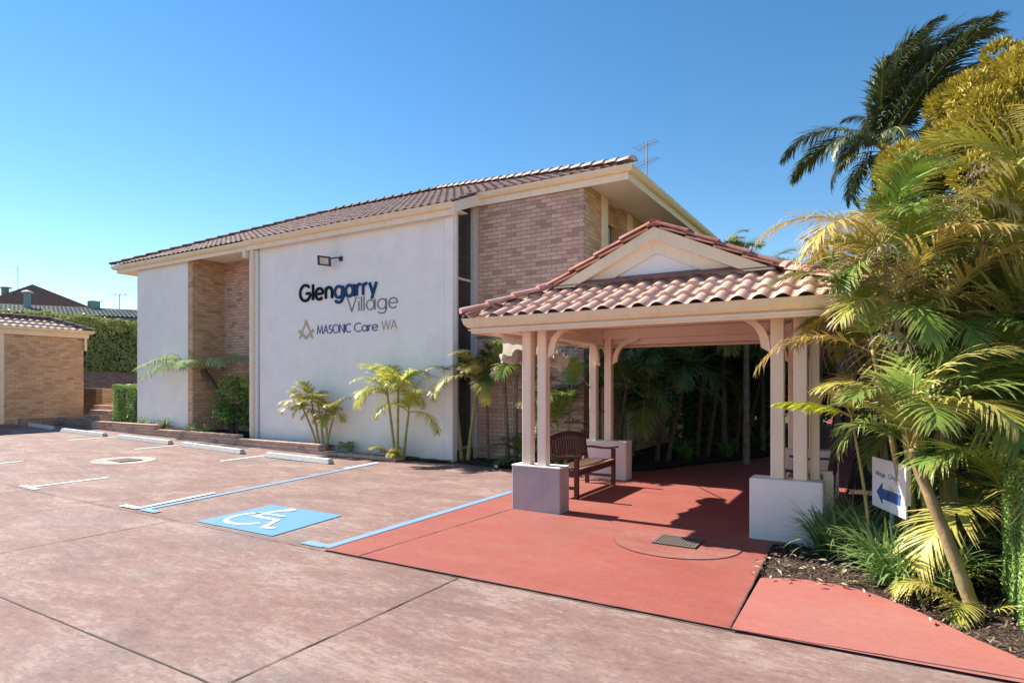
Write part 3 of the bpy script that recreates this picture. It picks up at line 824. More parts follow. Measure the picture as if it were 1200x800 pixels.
# roof antenna
an = empty('antenna', (-5.08, 15.58, 6.1), 'thin metal television antenna on the roof near the right eave', 'antenna')
bm = B(); tube(bm, [(-5.08, 15.58, 6.0), (-5.08, 15.58, 8.02)], .018, 6); obj('mast', bm, M['alu'], an)
bm = B()
d = Vector((.86, -.2, .12)).normalized(); pd = Vector((-.2, -.86, 0)).normalized()
for zc, L in ((7.95, .30), (7.50, .32)):
    c0 = Vector((-5.08, 15.58, zc)); tube(bm, [c0 - d * L, c0 + d * L], .012, 5)
    for k in range(-4, 5):
        c = c0 + d * (k * L / 4); q = pd * (.20 - .012 * k)
        tube(bm, [c - q, c + q], .006, 4)
obj('elements', bm, M['alu'], an)

# ------------------------------------------------------------------ low brick garden wall stepping with the ground
gw = empty('garden_wall', (-15, 10, 0), 'low stepped brick planter wall along the front of the white building', 'wall')
for x0, x1, zt in ((-21.6, -18.02, .46), (-18.0, -14.22, .33), (-14.2, -11.12, .235), (-11.1, -8.75, .085)):
    bm = B(); box(bm, x0, x1, 9.9, 10.12, -.1, zt - .07)
    s = obj('brick_section', bm, M['brick_pink'], gw)
    bm = B(); n = int((x1 - x0) / .086)
    for i in range(n):
        a = x0 + (x1 - x0) * i / n
        box(bm, a + .004, a + (x1 - x0) / n - .004, 9.885 + .003 * (i % 3), 10.135, zt - .069, zt + .002 * (i % 2))
    obj('coping', bm, M['brick_pink'], s)
def soil(name, x0, x1, y0, y1, z, seed):
    rnd = random.Random(seed); bm = B()
    nx, ny = max(2, int((x1 - x0) / .12)), max(2, int((y1 - y0) / .1))
    g = [[bm.verts.new((x0 + (x1 - x0) * i / nx, y0 + (y1 - y0) * j / ny, z + rnd.uniform(0, .035))) for j in range(ny + 1)] for i in range(nx + 1)]
    for i in range(nx):
        for j in range(ny): bm.faces.new((g[i][j], g[i + 1][j], g[i + 1][j + 1], g[i][j + 1]))
    return obj(name, bm, M['mulch'])
for a in ((-21.5, -17.22, 10.12, 10.43, .36, 1), (-17.2, -14.3, 10.12, 11.45, .25, 2), (-14.3, -11.1, 10.12, 10.42, .16, 3), (-11.1, -7.6, 10.12, 10.42, .02, 4)):
    soil('planting_bed', *a)['kind'] = 'structure'

# ------------------------------------------------------------------ entrance shelter
GX0, GX1, GY0, GY1 = -4.47, -.02, 6.37, 10.5
CXG = (GX0 + GX1) / 2
EZG = 2.50; TG = .47
sh = empty('entrance_shelter', (CXG, 8.4, 0), 'open timber entrance shelter with terracotta hip roof on rendered plinths', 'shelter')
def block(x0, x1, y0, y1, z1, m, name='plinth'):
    return obj(name, bxx(x0, x1, y0, y1, -.02, z1), m, sh, bevel=.012)
block(-4.06, -3.36, 6.86, 7.14, .575, M['plinth_shade_taupe'])
obj('plinth_cap', bxx(-4.065, -3.355, 6.855, 7.145, .576, .60), M['plinth_white'], sh, bevel=.008)  # top stays white, without the shade tone of the body
block(-1.11, -.41, 6.84, 7.13, .655, M['plinth_white'])
block(-4.40, -3.58, 9.86, 10.16, .67, M['plinth_warm'])
block(-1.15, -.40, 9.86, 10.16, .68, M['plinth_warm'])
def post(x, y, z0, w_=.125, z1=2.44, m='post'):
    o = obj('post', bxx(x - w_ / 2, x + w_ / 2, y - w_ / 2, y + w_ / 2, z0, z1), M[m], sh, bevel=.008)
    return o
for x in (-3.87, -3.645): post(x, 6.97, .60)
for x in (-.845, -.625): post(x, 6.97, .655, .13)
post(-.50, 7.10, .62, .09)
for x in (-4.22, -3.94): post(x, 9.99, .67)
for x in (-1.0, -.72): post(x, 9.99, .68)
# low rail frame beside the right-hand plinth
bm = B(); box(bm, -.43, -.33, 7.15, 7.25, 0, .70); box(bm, -.60, -.34, 7.155, 7.245, .701, .735)
obj('side_rail', bm, M['post'], sh, bevel=.005)
# beams
bm = B()
box(bm, -4.02, -.48, 6.91, 7.03, 2.44, 2.60)
obj('beam', bm, M['post'], sh, bevel=.006)
bm = B(); box(bm, -4.32, -.55, 9.93, 10.05, 2.43, 2.60); obj('beam', bm, M['post'], sh, bevel=.006)
for x0, x1 in ((-3.82, -4.14), (-.62, -.78)):
    bm = B(); extr(bm, [(x0 - .05, 7.031, 2.445), (x0 + .05, 7.031, 2.445), (x0 + .05, 7.031, 2.595), (x0 - .05, 7.031, 2.595)], (x1 - x0, 2.898, 0))
    obj('beam', bm, M['post'], sh)
def bracket(px, py, dx, dy, zt=2.435, r=.36):
    """quarter-arch timber bracket springing from a post face at (px,py) in direction (dx,dy)"""
    pts = []
    for k in range(15):
        a = math.pi / 2 * k / 14
        t = .06 + (1 - math.cos(a)) * r; z = zt - r - .03 + math.sin(a) * (r + .0)
        wd = .033 + .012 * abs(math.cos(2 * a))
        pts.append((t, z, wd, a))
    out = [(t - math.cos(a) * wd, z + math.sin(a) * wd) for t, z, wd, a in pts]; inn = [(t + math.cos(a) * wd, z - math.sin(a) * wd) for t, z, wd, a in pts]
    out = [(max(0.0, t), min(zt, z)) for t, z in out]
    # small nib at each end
    prof = [(0, zt - r - .10), (.03, zt - r - .075)] + [(max(.03, t), z) for t, z in inn] + [(r + .12, zt - .03), (r + .14, zt)] + out[::-1]
    bm = B(); nx, ny = -dy * .028, dx * .028
    vsf = [[bm.verts.new((px + dx * t + s * nx, py + dy * t + s * ny, z)) for t, z in prof] for s in (-1, 1)]
    n = len(prof); h = len(inn)
    # strip faces between inner and outer edge
    def fa(vs):
        inn_i = list(range(2, 2 + h)); out_i = list(range(n - 1, n - 1 - h, -1))
        f = []
        for k in range(h - 1): f.append([vs[inn_i[k]], vs[inn_i[k + 1]], vs[out_i[k + 1]], vs[out_i[k]]])
        f.append([vs[0], vs[1], vs[2], vs[n - 1]]); f.append([vs[1 + h], vs[2 + h], vs[3 + h], vs[n - h]])
        return f
    for s in (0, 1):
        for q in fa(vsf[s]):
            try: bm.faces.new(q)
            except ValueError: pass
    for k in range(n):
        try: bm.faces.new((vsf[0][k], vsf[0][(k + 1) % n], vsf[1][(k + 1) % n], vsf[1][k]))
        except ValueError: pass
    bmesh.ops.remove_doubles(bm, verts=bm.verts, dist=.0005)
    bmesh.ops.recalc_face_normals(bm, faces=bm.faces)
    obj('bracket', bm, M['post'], sh)
bracket(-3.587, 6.97, 1, 0); bracket(-.906, 6.97, -1, 0)
bracket(-3.882, 9.99, 1, 0); bracket(-1.058, 9.99, -1, 0)
bracket(-3.87, 7.028, 0, 1); bracket(-4.10, 9.93, 0, -1)
bracket(-.70, 7.028, 0, 1); bracket(-.84, 9.93, 0, -1)
# ceiling, soffit
obj('ceiling', bxx(-4.05, -.45, 6.91, 10.05, 2.605, 2.62), M['soffit'], sh)
bm = B()
for a in ((GX0 + .03, GX1 - .03, GY0 + .03, 6.90), (GX0 + .03, GX1 - .03, 10.06, GY1 - .03), (GX0 + .03, -4.03, 6.90, 10.06), (-.47, GX1 - .03, 6.90, 10.06)):
    box(bm, a[0], a[1], a[2], a[3], 2.335, 2.35)
obj('soffit', bm, M['soffit'], sh)
bm = B()
for a in ((-4.045, -4.03, 6.89, 10.06), (-.47, -.455, 6.89, 10.06)): box(bm, a[0], a[1], a[2], a[3], 2.351, 2.61)
for a in ((-4.03, -.47, 6.885, 6.90), (-4.03, -.47, 10.06, 10.075)): box(bm, a[0], a[1], a[2], a[3], 2.351, 2.61)
obj('inner_lining', bm, M['soffit'], sh)
loop = [(GX0 + .06, GY0 + .06, 0), (GX1 - .06, GY0 + .06, 0), (GX1 - .06, GY1 - .06, 0), (GX0 + .06, GY1 - .06, 0)]
obj('fascia', sweep(B(), loop, [(-.03, 2.30), (0, 2.30), (0, 2.47), (-.03, 2.47)], True), M['cream'], sh)
gg = [(.002, 2.375), (.04, 2.375), (.075, 2.415), (.085, 2.46), (.095, 2.485), (.075, 2.488), (.06, 2.47), (.002, 2.47)]
obj('gutter', sweep(B(), loop, gg, True), M['gutter'], sh)
# roof: Dutch gable facing the road
GYG = 7.28                                     # plane of the gable
hw = (GX1 - GX0) / 2
def gzz(y): return EZG + TG * (y - GY0)
tw, chh = .205, .345
front = tiles('roof', (GX0 - .02, GY0 - .035, EZG - .045), (1, 0, 0), Vector((0, 1, TG)).normalized(), 2 * hw + .04, (GYG - GY0 + .03) * math.hypot(1, TG),
      [vclip((GX0, GY0), (GX0 + 1, GY0 + 1), (CXG, GY0)), vclip((GX1, GY0), (GX1 - 1, GY0 + 1), (CXG, GY0)), ((0, GYG, 0), Vector((0, 1, 0)))],
      tw, chh, .042, .034, M['tile_red'], sh, 10)
ylen = GY1 - GY0
for sgn in (-1, 1):
    ex_ = GX0 - .03 if sgn < 0 else GX1 + .03
    S_ = Vector((-sgn, 0, TG)).normalized()
    cl = [vclip((ex_, GY0), (ex_ - sgn, GY0 + 1), (CXG - sgn * -1.5, 8.4)), vclip((ex_, GY1), (ex_ - sgn, GY1 - 1), (CXG + sgn * 1.5, 8.4)), ((CXG, 0, 0), Vector((-sgn, 0, 0)))]
    # front clip: hip below the gable; above it the roof runs forward to the barge
    t = tiles('side_roof', (ex_, GY0 + .0, EZG - .01), (0, 1, 0), S_, ylen, (hw + .03) * math.hypot(1, TG), [cl[2]], tw, chh, .042, .034, M['tile_red'], front, 8)
    b2 = bmesh.new(); b2.from_mesh(t.data)
    xh = GX0 + (GYG - GY0) if sgn < 0 else GX1 - (GYG - GY0)
    for co, no in ((Vector((ex_, GY0, 0)), Vector((sgn, 1, 0)).normalized()), (Vector((ex_, GY1, 0)), Vector((sgn, -1, 0)).normalized()), (Vector((0, GYG - .16, 0)), Vector((0, 1, 0)))):
        bmesh.ops.bisect_plane(b2, geom=b2.verts[:] + b2.edges[:] + b2.faces[:], plane_co=co, plane_no=no)
    kill = []
    for f in b2.faces:
        c = f.calc_center_median(); inset = abs(c.x - ex_)
        if inset < (GYG - GY0) + .02:
            if c.y - GY0 < inset: kill.append(f)
        elif c.y < GYG - .16: kill.append(f)
        if GY1 - c.y < inset and f not in kill: kill.append(f)
    bmesh.ops.delete(b2, geom=kill, context='FACES')
    b2.to_mesh(t.data); b2.free()
backr = tiles('rear_roof', (GX0, GY1 + .02, EZG - .01), (1, 0, 0), Vector((0, -1, TG)).normalized(), 2 * hw, hw * math.hypot(1, TG),
      [vclip((GX0, GY1), (GX0 + 1, GY1 - 1), (CXG, GY1)), vclip((GX1, GY1), (GX1 - 1, GY1 - 1), (CXG, GY1))], tw, chh, .042, .034, M['tile_red'], front, 8)
gi = GYG - GY0
zg = gzz(GYG); za = EZG + TG * hw
xl, xr = GX0 + gi, GX1 - gi
# gable triangle: white panel, raised boards and barge
bm = B(); extr(bm, [(xl, GYG + .0, zg - .05), (xr, GYG + .0, zg - .05), (CXG, GYG + .0, za)], (0, .03, 0)); obj('gable_panel', bm, M['gable'], sh)
def chev(bm, off0, off1, y, dep, zb):
    """inverted-V board whose outer edge lies off0 below the roof line and inner edge off1 below it"""
    def xa(off, z): return hw - gi - (zg - 0 - (z + off)) * -1 / TG if False else (za - off - z) / TG
    for s in (-1, 1):
        pts = [(CXG, y, za - off0), (CXG + s * xa(off0, zb), y, zb), (CXG + s * xa(off1, zb), y, zb), (CXG, y, za - off1)]
        extr(bm, pts, (0, -dep, 0))
bm = B(); chev(bm, .14, .30, GYG - .002, .03, zg - .02); obj('gable_board', bm, M['fascia'], sh)
bm = B(); chev(bm, .0, .145, GYG - .10, .035, zg - .02); obj('barge_board', bm, M['cream'], sh)
bm = B()
for s in (-1, 1):
    extr(bm, [(CXG, GYG - .098, za - .13), (CXG + s * (za - .13 - zg) / TG, GYG - .098, zg), (CXG + s * (za - .145 - zg) / TG, GYG - .098, zg), (CXG, GYG - .098, za - .145)], (0, .095, 0))
obj('barge_soffit', bm, M['soffit'], sh)
bm = B(); extr(bm, [(xl - .02, GYG - .14, zg - .0), (xr + .02, GYG - .14, zg - .0), (xr + .02, GYG + .005, zg + .07), (xl - .02, GYG + .005, zg + .07)], (0, 0, .012))
obj('apron_flashing', bm, M['flash'], sh)
caps('hip_cap', (GX0 - .0, GY0 + .0, EZG), (xl + .06, GYG + .06, zg + .02), .085, .40, M['cap_pink'], front, .045)
caps('hip_cap', (GX1 + .0, GY0 + .0, EZG), (xr - .06, GYG + .06, zg + .02), .085, .40, M['cap_pink'], front, .045)
caps('verge_cap', (xl - .08, GYG - .14, zg - .02), (CXG - .02, GYG - .14, za + .01), .06, .36, M['cap_red'], front, .02)
caps('verge_cap', (xr + .08, GYG - .14, zg - .02), (CXG + .02, GYG - .14, za + .01), .06, .36, M['cap_red'], front, .02)
caps('ridge_cap', (CXG, GYG - .12, za - .03), (CXG, GY1 - hw, za - .03), .11, .36, M['cap_red'], front, .01)
caps('hip_cap', (GX0, GY1, EZG), (CXG, GY1 - hw, za), .085, .40, M['cap_pink'], front, .045)
caps('hip_cap', (GX1, GY1, EZG), (CXG, GY1 - hw, za), .085, .40, M['cap_pink'], front, .045)

# ------------------------------------------------------------------ benches
def bench(label):
    t = empty('garden_bench', (0, 0, 0), label, 'bench', 'timber benches inside the shelter')
    L = 1.5
    for y in (.035, L - .035):
        bm = B(); box(bm, .46, .52, y - .03, y + .03, 0, .60); obj('leg', bm, M['wood'], t, bevel=.004, local=True)
        bm = B(); extr(bm, [(.0, y - .03, 0), (.06, y - .03, 0), (.045, y - .03, .42), (-.03, y - .03, .90), (-.085, y - .03, .90), (-.015, y - .03, .42)], (0, .06, 0))
        obj('leg', bm, M['wood'], t, bevel=.004, local=True)
        bm = B(); pts = [(-.05, .60), (.10, .615), (.30, .60), (.45, .605), (.56, .625), (.575, .612), (.56, .60), (.44, .575), (.28, .572), (.1, .587), (-.05, .572)]
        extr(bm, [(x, y - .035, z + .02) for x, z in pts], (0, .07, 0)); obj('armrest', bm, M['wood'], t, local=True)
        bm = B(); box(bm, .045, .46, y - .02, y + .02, .33, .40); box(bm, .045, .46, y - .018, y + .018, .14, .18)
        obj('side_rail', bm, M['wood'], t, local=True)
    bm = B(); box(bm, .465, .50, .065, L - .065, .33, .40); box(bm, .0, .035, .065, L - .065, .33, .40); obj('seat_rail', bm, M['wood'], t, local=True)
    bm = B()
    for i in range(7):
        x = .055 + i * .069; z = .415 + .012 * math.sin(math.pi * (1 - i / 6)) * -1
        box(bm, x, x + .052, .0 + (.068 if i in (0, 6) else 0), L - (.068 if i in (0, 6) else 0), z, z + .022)
    obj('seat', bm, M['wood_seat_lit'], t, bevel=.003, local=True)
    def bk(z): return -.015 - (z - .42) * .125
    bm = B()
    n = 16; top = []
    for i in range(n + 1):
        y = .065 + (L - .13) * i / n; z = .84 + .07 * math.sin(math.pi * i / n)
        top.append((y, z))
    for (ya, z_a), (yb, z_b) in zip(top, top[1:]):
        extr(bm, [(bk(.85) - .012, ya, z_a - .07), (bk(.85) - .012, ya, z_a), (bk(.85) - .012, yb, z_b), (bk(.85) - .012, yb, z_b - .07)], (.032, 0, 0))
    extr(bm, [(bk(.5) - .01, .065, .47), (bk(.5) + .02, .065, .47), (bk(.53) + .02, .065, .52), (bk(.53) - .01, .065, .52)], (0, L - .13, 0))
    for i in range(15):
        y = .10 + (L - .25) * i / 14; zt = .80 + .06 * math.sin(math.pi * (y / L))
        extr(bm, [(bk(.52), y, .521), (bk(.52), y + .05, .521), (bk(zt), y + .05, zt), (bk(zt), y, zt)], (.014, 0, 0))
    obj('backrest', bm, M['wood'], t, local=True)
    return t
b1 = bench('dark red timber bench with its armrest in full view by the left posts')
b1.location = (-4.09, 7.86, .003)
b2_ = empty('garden_bench', (-.42, 9.42, .003), 'matching timber bench half hidden behind the right-hand posts', 'bench', 'timber benches inside the shelter', R(180))
for ch in list(b1.children):
    c = ch.copy(); COL.objects.link(c); c.parent = b2_

# torn white cloth blind slung under the left eave, with a leaning pole
cb = empty('cloth_blind', (-4.3, 8.0, 2.1), 'torn off-white cloth blind hanging from a rail along the left side of the shelter', 'blind')
obj('rail', bxx(-4.33, -4.27, 6.98, 9.1, 2.29, 2.332), M['cream'], cb)
bm = B(); rnd = random.Random(5); ny_, nz_ = 50, 12
g = []
for i in range(ny_ + 1):
    y = 7.0 + 1.55 * i / ny_; row = []
    for j in range(nz_ + 1):
        zz = 2.30 - (.30 + .05 * math.sin(i * .5) + .04 * math.sin(i * 1.3)) * j / nz_
        row.append(bm.verts.new((-4.30 + .035 * math.sin(i * .7 + j * .3) * j / nz_, y, zz)))
    g.append(row)
for i in range(ny_):
    for j in range(nz_): bm.faces.new((g[i][j], g[i + 1][j], g[i + 1][j + 1], g[i][j + 1]))
obj('cloth', bm, M['cloth_white'], cb, smooth=True)
bm = B()
from mathutils import noise as mnz
for y0, y1, zc, rmax in ((7.02, 8.5, 2.02, .070), (8.45, 9.05, 2.04, .12), (7.4, 8.0, 1.98, .08)):
    g = []; nx, na = 30, 14
    for i in range(nx + 1):
        u = i / nx; y = y0 + (y1 - y0) * u; row = []
        for a in range(na):
            an_ = a * 2 * math.pi / na; q = Vector((math.cos(an_), y * 5, math.sin(an_)))
            rr = rmax * (.35 + math.sin(math.pi * (.1 + .85 * u)) * .65) * (1 + .9 * mnz.noise(q * 1.1)) + .01
            row.append(bm.verts.new((-4.30 + rr * .9 * math.cos(an_), y, zc + .06 * mnz.noise(Vector((y * 3, 2, 1))) * 2 + rr * 1.1 * math.sin(an_))))
        g.append(row)
    for i in range(nx):
        for a in range(na): bm.faces.new((g[i][a], g[i][(a + 1) % na], g[i + 1][(a + 1) % na], g[i + 1][a]))
obj('torn_cloth', bm, M['cloth'], cb, smooth=True)
bm = B(); tube(bm, [(-4.30, 8.92, 2.16), (-4.27, 10.0, 1.55)], .010, 6); obj('pole', bm, M['palm_trunk'], cb)

# ------------------------------------------------------------------ direction sign
s0, s1 = Vector((.015, 6.75, 0)), Vector((.26, 6.14, 0))
sdv = (s1 - s0).normalized(); sn = Vector((-sdv.y, sdv.x, 0)); sn = -sn if sn.y > 0 else sn
dsn = empty('direction_sign', ((s0.x + s1.x) / 2, (s0.y + s1.y) / 2, 0), 'small white sign with a blue left arrow among the strap-leaf plants', 'sign')
def sface(pts, d, th):
    bm = B(); extr(bm, [s0 + sdv * a + sn * d + Vector((0, 0, b)) for a, b in pts], sn * -th); return bm
WL = (s1 - s0).length
obj('board', sface([(0, .50), (WL, .50), (WL, .96), (0, .96)], 0, .012), M['white_board'], dsn)
obj('side_frame', sface([(WL + .001, .62), (WL + .028, .62), (WL + .028, .955), (WL + .001, .955)], .012, .04), M['plinth_warm'], dsn)
aw = [(.10, .655), (.22, .755), (.22, .70), (WL - .09, .70), (WL - .09, .605), (.22, .605), (.22, .555)]
aw = [(a * 1.0, b - .01) for a, b in aw]
obj('arrow', sface(aw, .003, .002), M['sign_blue'], dsn)
bm = B()
def sword(txt, a0, a1, zb, cap):
    tot = sum((.35 if c == ' ' else GL[c][0] + .22) for c in txt); sx = (a1 - a0) / tot; x = a0
    for c in txt:
        if c == ' ': x += .35 * sx; continue
        for k, s in enumerate(GL[c][1]):
            tmp = B(); ribbon(tmp, [(x + p[0] * sx, zb + p[1] * cap) for p in s], .0065, 0, .0015 + k * .0003, 'xz')
            for v in tmp.verts:
                v.co = s0 + sdv * v.co.x + sn * (-v.co.y + .0008) + Vector((0, 0, v.co.z))
            me = bpy.data.meshes.new('tmp'); tmp.to_mesh(me); tmp.free(); bm.from_mesh(me); bpy.data.meshes.remove(me)
        x += (GL[c][0] + .22) * sx
sword('Village', .07, .29, .80, .038); sword('Only', .34, .50, .80, .038) if 'O' in GL else None
obj('lettering', bm, M['sign_grey'], dsn)
bm = B(); pc = (s0 + s1) / 2 - sn * .035; tube(bm, [(pc.x, pc.y, -.05), (pc.x, pc.y, .94)], .02, 8); obj('post', bm, M['teal'], dsn)

# ------------------------------------------------------------------ garage and brick walls at the left
gr = empty('brick_garage', (-28, 9.5, gz(-28)), 'low tan brick garage with brown tiled roof at the left edge', 'garage')
GXW, GYA, GYB = -25.5, 5.6, 11.42
obj('brick_wall', bxx(GXW - .24, GXW, 8.98, GYB, .1, 3.40), M['brick_tan'], gr)
obj('brick_wall', bxx(GXW - .24, GXW, GYA, 8.78, .1, 3.40), M['brick_tan'], gr)
obj('wall_post', bxx(GXW - .26, GXW + .05, 8.785, 8.975, 0, 3.40), M['cream'], gr, bevel=.01)
obj('brick_wall', bxx(-33, GXW - .24, GYB - .24, GYB, .1, 3.40), M['brick_tan'], gr)
obj('brick_wall', bxx(-33, GXW - .24, GYA, GYA + .24, .1, 3.40), M['brick_tan'], gr)
obj('fascia', bxx(GXW + .04, GXW + .12, GYA, GYB + .1, 3.37, 3.62), M['gutter'], gr)
obj('soffit', bxx(GXW - .1, GXW + .04, GYA, GYB + .1, 3.401, 3.42), M['soffit'], gr)
obj('end_fascia', bxx(-33, GXW + .04, GYB + .1, GYB + .17, 3.37, 3.62), M['gutter'], gr)
obj('gutter', sweep(B(), [(GXW + .12, GYA, 3.53), (GXW + .12, GYB + .17, 3.53), (-33, GYB + .17, 3.53)], gp), M['gutter'], gr)
obj('downpipe', bxx(GXW + .02, GXW + .10, GYB + .0, GYB + .08, 2.9, 3.40), M['gutter'], gr)
ex_, ey_ = GXW + .20, GYB + .25
tl = tiles('roof', (ex_, GYA, 3.62), (0, 1, 0), Vector((-1, 0, .42)).normalized(), ey_ - GYA, 1.03 * math.hypot(1, .42), [vclip((ex_, ey_), (ex_ - 1.0, ey_ - 1.0), (ex_ - 1, GYA))], .225, .34, .03, .03, M['tile_brown'], gr, 6)
bm = B(); q = [(ex_ - 1.0, GYA, 4.04), (ex_ - 1.0, ey_ - 1.0, 4.04), (-33, ey_ - 1.0, 4.04), (-33, GYA, 4.04)]; poly(bm, q); poly(bm, [(ex_, ey_, 3.62), (-33, ey_, 3.62), (-33, ey_ - 1.0, 4.04), (ex_ - 1.0, ey_ - 1.0, 4.04)])
obj('roof_top', bm, M['cap_brown'], tl)
caps('hip_cap', (ex_, ey_, 3.63), (ex_ - 1.0, ey_ - 1.0, 4.05), .09, .4, M['cap_brown'], tl)
caps('ridge_cap', (ex_ - 1.0, ey_ - 1.0, 4.05), (ex_ - 1.0, GYA, 4.05), .09, .4, M['cap_brown'], tl)
# low rough wall in front of the garage and the stepped piers beside it
bm = bxx(-24.2, -24.0, 8.9, 10.2, 0, .52); box(bm, -23.998, -21.62, 9.98, 10.2, 0, .50)
lw = link(bpy.data.objects.new('low_wall', mesh_of('low_wall', bm, M['brick_dark'])))
tag(lw, 'low dark weathered brick wall at the foot of the garage', 'wall')
pw = empty('pier_wall', (-26, 12.5, .3), 'stepped brick piers and low wall between garage and clipped bush', 'wall')
obj('pier', bxx(-27.8, -26.45, 12.3, 12.9, 0, 1.48), M['brick_dark'], pw)  # dark brick stands in for the pier's shaded face
obj('pier', bxx(-26.45, -25.98, 12.3, 12.9, 0, 1.47), M['brick_tan'], pw)  # tan brick stands in for the sunlit face of the pier
obj('low_section', bxx(-25.98, -23.4, 12.3, 12.55, 0, .86), M['brick_pink'], pw)
obj('coping', bxx(-25.98, -23.4, 12.27, 12.58, .861, .93), M['brick_tan'], pw)
for k in range(3):
    obj('step', bxx(-25.9 + k * .3, -24.2, 11.95 - k * .3, 12.25 - k * .3, 0, .84 - k * .17), M['brick_pink'], pw)
rt = link(bpy.data.objects.new('retaining_wall', mesh_of('retaining_wall', bxx(-35.4, -35.1, 4.0, 25.0, 0, 2.28), M['brick_dark'])))
tag(rt, 'long dark brick retaining wall below the tall hedge', 'wall')

# ------------------------------------------------------------------ neighbouring houses beyond the hedge
def camp(px, py, D):
    """point of the world at image column/row (of a 1200x800 photo) and distance D, used for the far houses only"""
    x = (px - 600) / 710 * D; c, s = math.cos(R(30.604)), math.sin(R(30.604))
    return Vector((c * x - s * D, s * x + c * D, 1.65 - (py - 450) / 710 * D))
nh = empty('neighbour_house', (-52, 24, 0), 'long low neighbouring house with grey tiled roof behind the hedge', 'house')
A0, A1 = camp(-60, 357.5, 44), camp(215, 373, 44)
E_ = (A1 - A0); E_.z = 0; Lh = E_.length; E_.normalize(); Sx = Vector((-E_.y, E_.x, 0)); 
Sx = Sx if Sx.dot(Vector((-.5, .86, 0))) > 0 else -Sx
bm = B()
z0 = 7.05; P0 = Vector((A0.x, A0.y, z0)); P1 = Vector((A1.x, A1.y, z0 - .75))
def hq(a, b): return [a, b, b + Sx * 3.2 + Vector((0, 0, .85)), a + Sx * 3.2 + Vector((0, 0, .85))]
nr = tiles('roof', P0, (P1 - P0), (Sx * 3.2 + Vector((0, 0, .85))), (P1 - P0).length, 3.3, [], .33, .42, .06, .05, M['tile_grey'], nh, 5)
bm = B(); q = hq(P0, P1); poly(bm, [q[3], q[2], q[2] + Sx * 3.2 - Vector((0, 0, .9)), q[3] + Sx * 3.2 - Vector((0, 0, .9))]); obj('rear_roof', bm, M['cap_brown'], nr)
bm = B(); extr(bm, [P0 + Vector((0, 0, -.02)), P1 + Vector((0, 0, -.02)), P1 + Vector((0, 0, -.30)), P0 + Vector((0, 0, -.30))], Sx * .06); obj('gutter', bm, M['tile_grey'], nh)
bm = B(); a, b = P0 + Sx * .6, P1 + Sx * .6
extr(bm, [Vector((a.x, a.y, 0)), Vector((b.x, b.y, 0)), Vector((b.x, b.y, b.z - .1)), Vector((a.x, a.y, a.z - .1))], Sx * 5); obj('wall', bm, M['brick_dark'], nh)
fh = empty('gabled_house', (-62, 26, 0), 'dark red gabled roof of a farther house above the grey roof', 'house')
g0, g1, g2 = camp(-45, 362, 55), camp(38, 333, 55), camp(104, 359, 55)
bm = B(); extr(bm, [g0, g1, g2], (g1 - Vector((0, 0, g1.z))).normalized() * 4); obj('roof', bm, M['cap_brown'], fh)
bm = B(); extr(bm, [Vector((g0.x, g0.y, 0)), Vector((g2.x, g2.y, 0)), g2 - Vector((0, 0, .01)), g0 - Vector((0, 0, .01))], (g1 - Vector((0, 0, g1.z))).normalized() * 3.8); obj('wall', bm, M['brick_dark'], fh)
def flue(px, top, base, D, r, cap, label):
    p = camp(px, base, D); q = camp(px, top, D); t = empty('roof_flue', tuple(p), label, 'flue', 'flues and vents on the far roofs')
    bm = B(); tube(bm, [p - Vector((0, 0, .5)), Vector((p.x, p.y, q.z - .2))], r, 10); obj('pipe', bm, M['teal'], t)
    bm = B(); tube(bm, [Vector((p.x, p.y, q.z - .2)), Vector((p.x, p.y, q.z - .12)), Vector((p.x, p.y, q.z))], [r * 1.9, r * 1.7, .05], 10); obj('cowl', bm, M[cap], t)
flue(32, 340, 356, 46, .22, 'tin', 'thick green flue with a pale cap on the grey roof')
flue(6, 335, 342, 56, .30, 'tin', 'squat vent on the far dark roof at the left edge')
ac = empty('roof_cooler', tuple(camp(110, 353, 47)), 'green box cooler standing on the grey roof', 'cooler')
p = camp(110, 361, 47); obj('cabinet', bxx(p.x - .32, p.x + .32, p.y - .32, p.y + .32, p.z - .1, p.z + .55), M['teal'], ac, bevel=.03)
bm = B()
for k in range(5): box(bm, p.x - .28, p.x + .28, p.y - .335, p.y - .325, p.z + .02 + k * .1, p.z + .06 + k * .1)
obj('louvre', bm, M['dark'], ac)
def far_antenna(px, top, base, D, label, arms=True):
    p, q = camp(px, base, D), camp(px, top, D); t = empty('antenna', tuple(p), label, 'antenna')
    bm = B(); tube(bm, [p - Vector((0, 0, .6)), q], .03, 5); obj('mast', bm, M['alu'], t)
    if arms:
        bm = B(); tube(bm, [q - E_ * .8, q + E_ * .8], .02, 4)
        for k in (-.6, -.2, .2, .6): tube(bm, [q + E_ * k - Vector((0, .3, 0)), q + E_ * k + Vector((0, .3, 0))], .014, 4)
        obj('elements', bm, M['alu'], t)
far_antenna(140, 345, 362, 47, 'thin television antenna on the grey roof beside the white building')
far_antenna(21, 312, 338, 60, 'bare thin mast above the dark gabled roof', False)

# ================================================================== plants
def tipattr(bm): return bm.verts.layers.float.get('tip') or bm.verts.layers.float.new('tip')

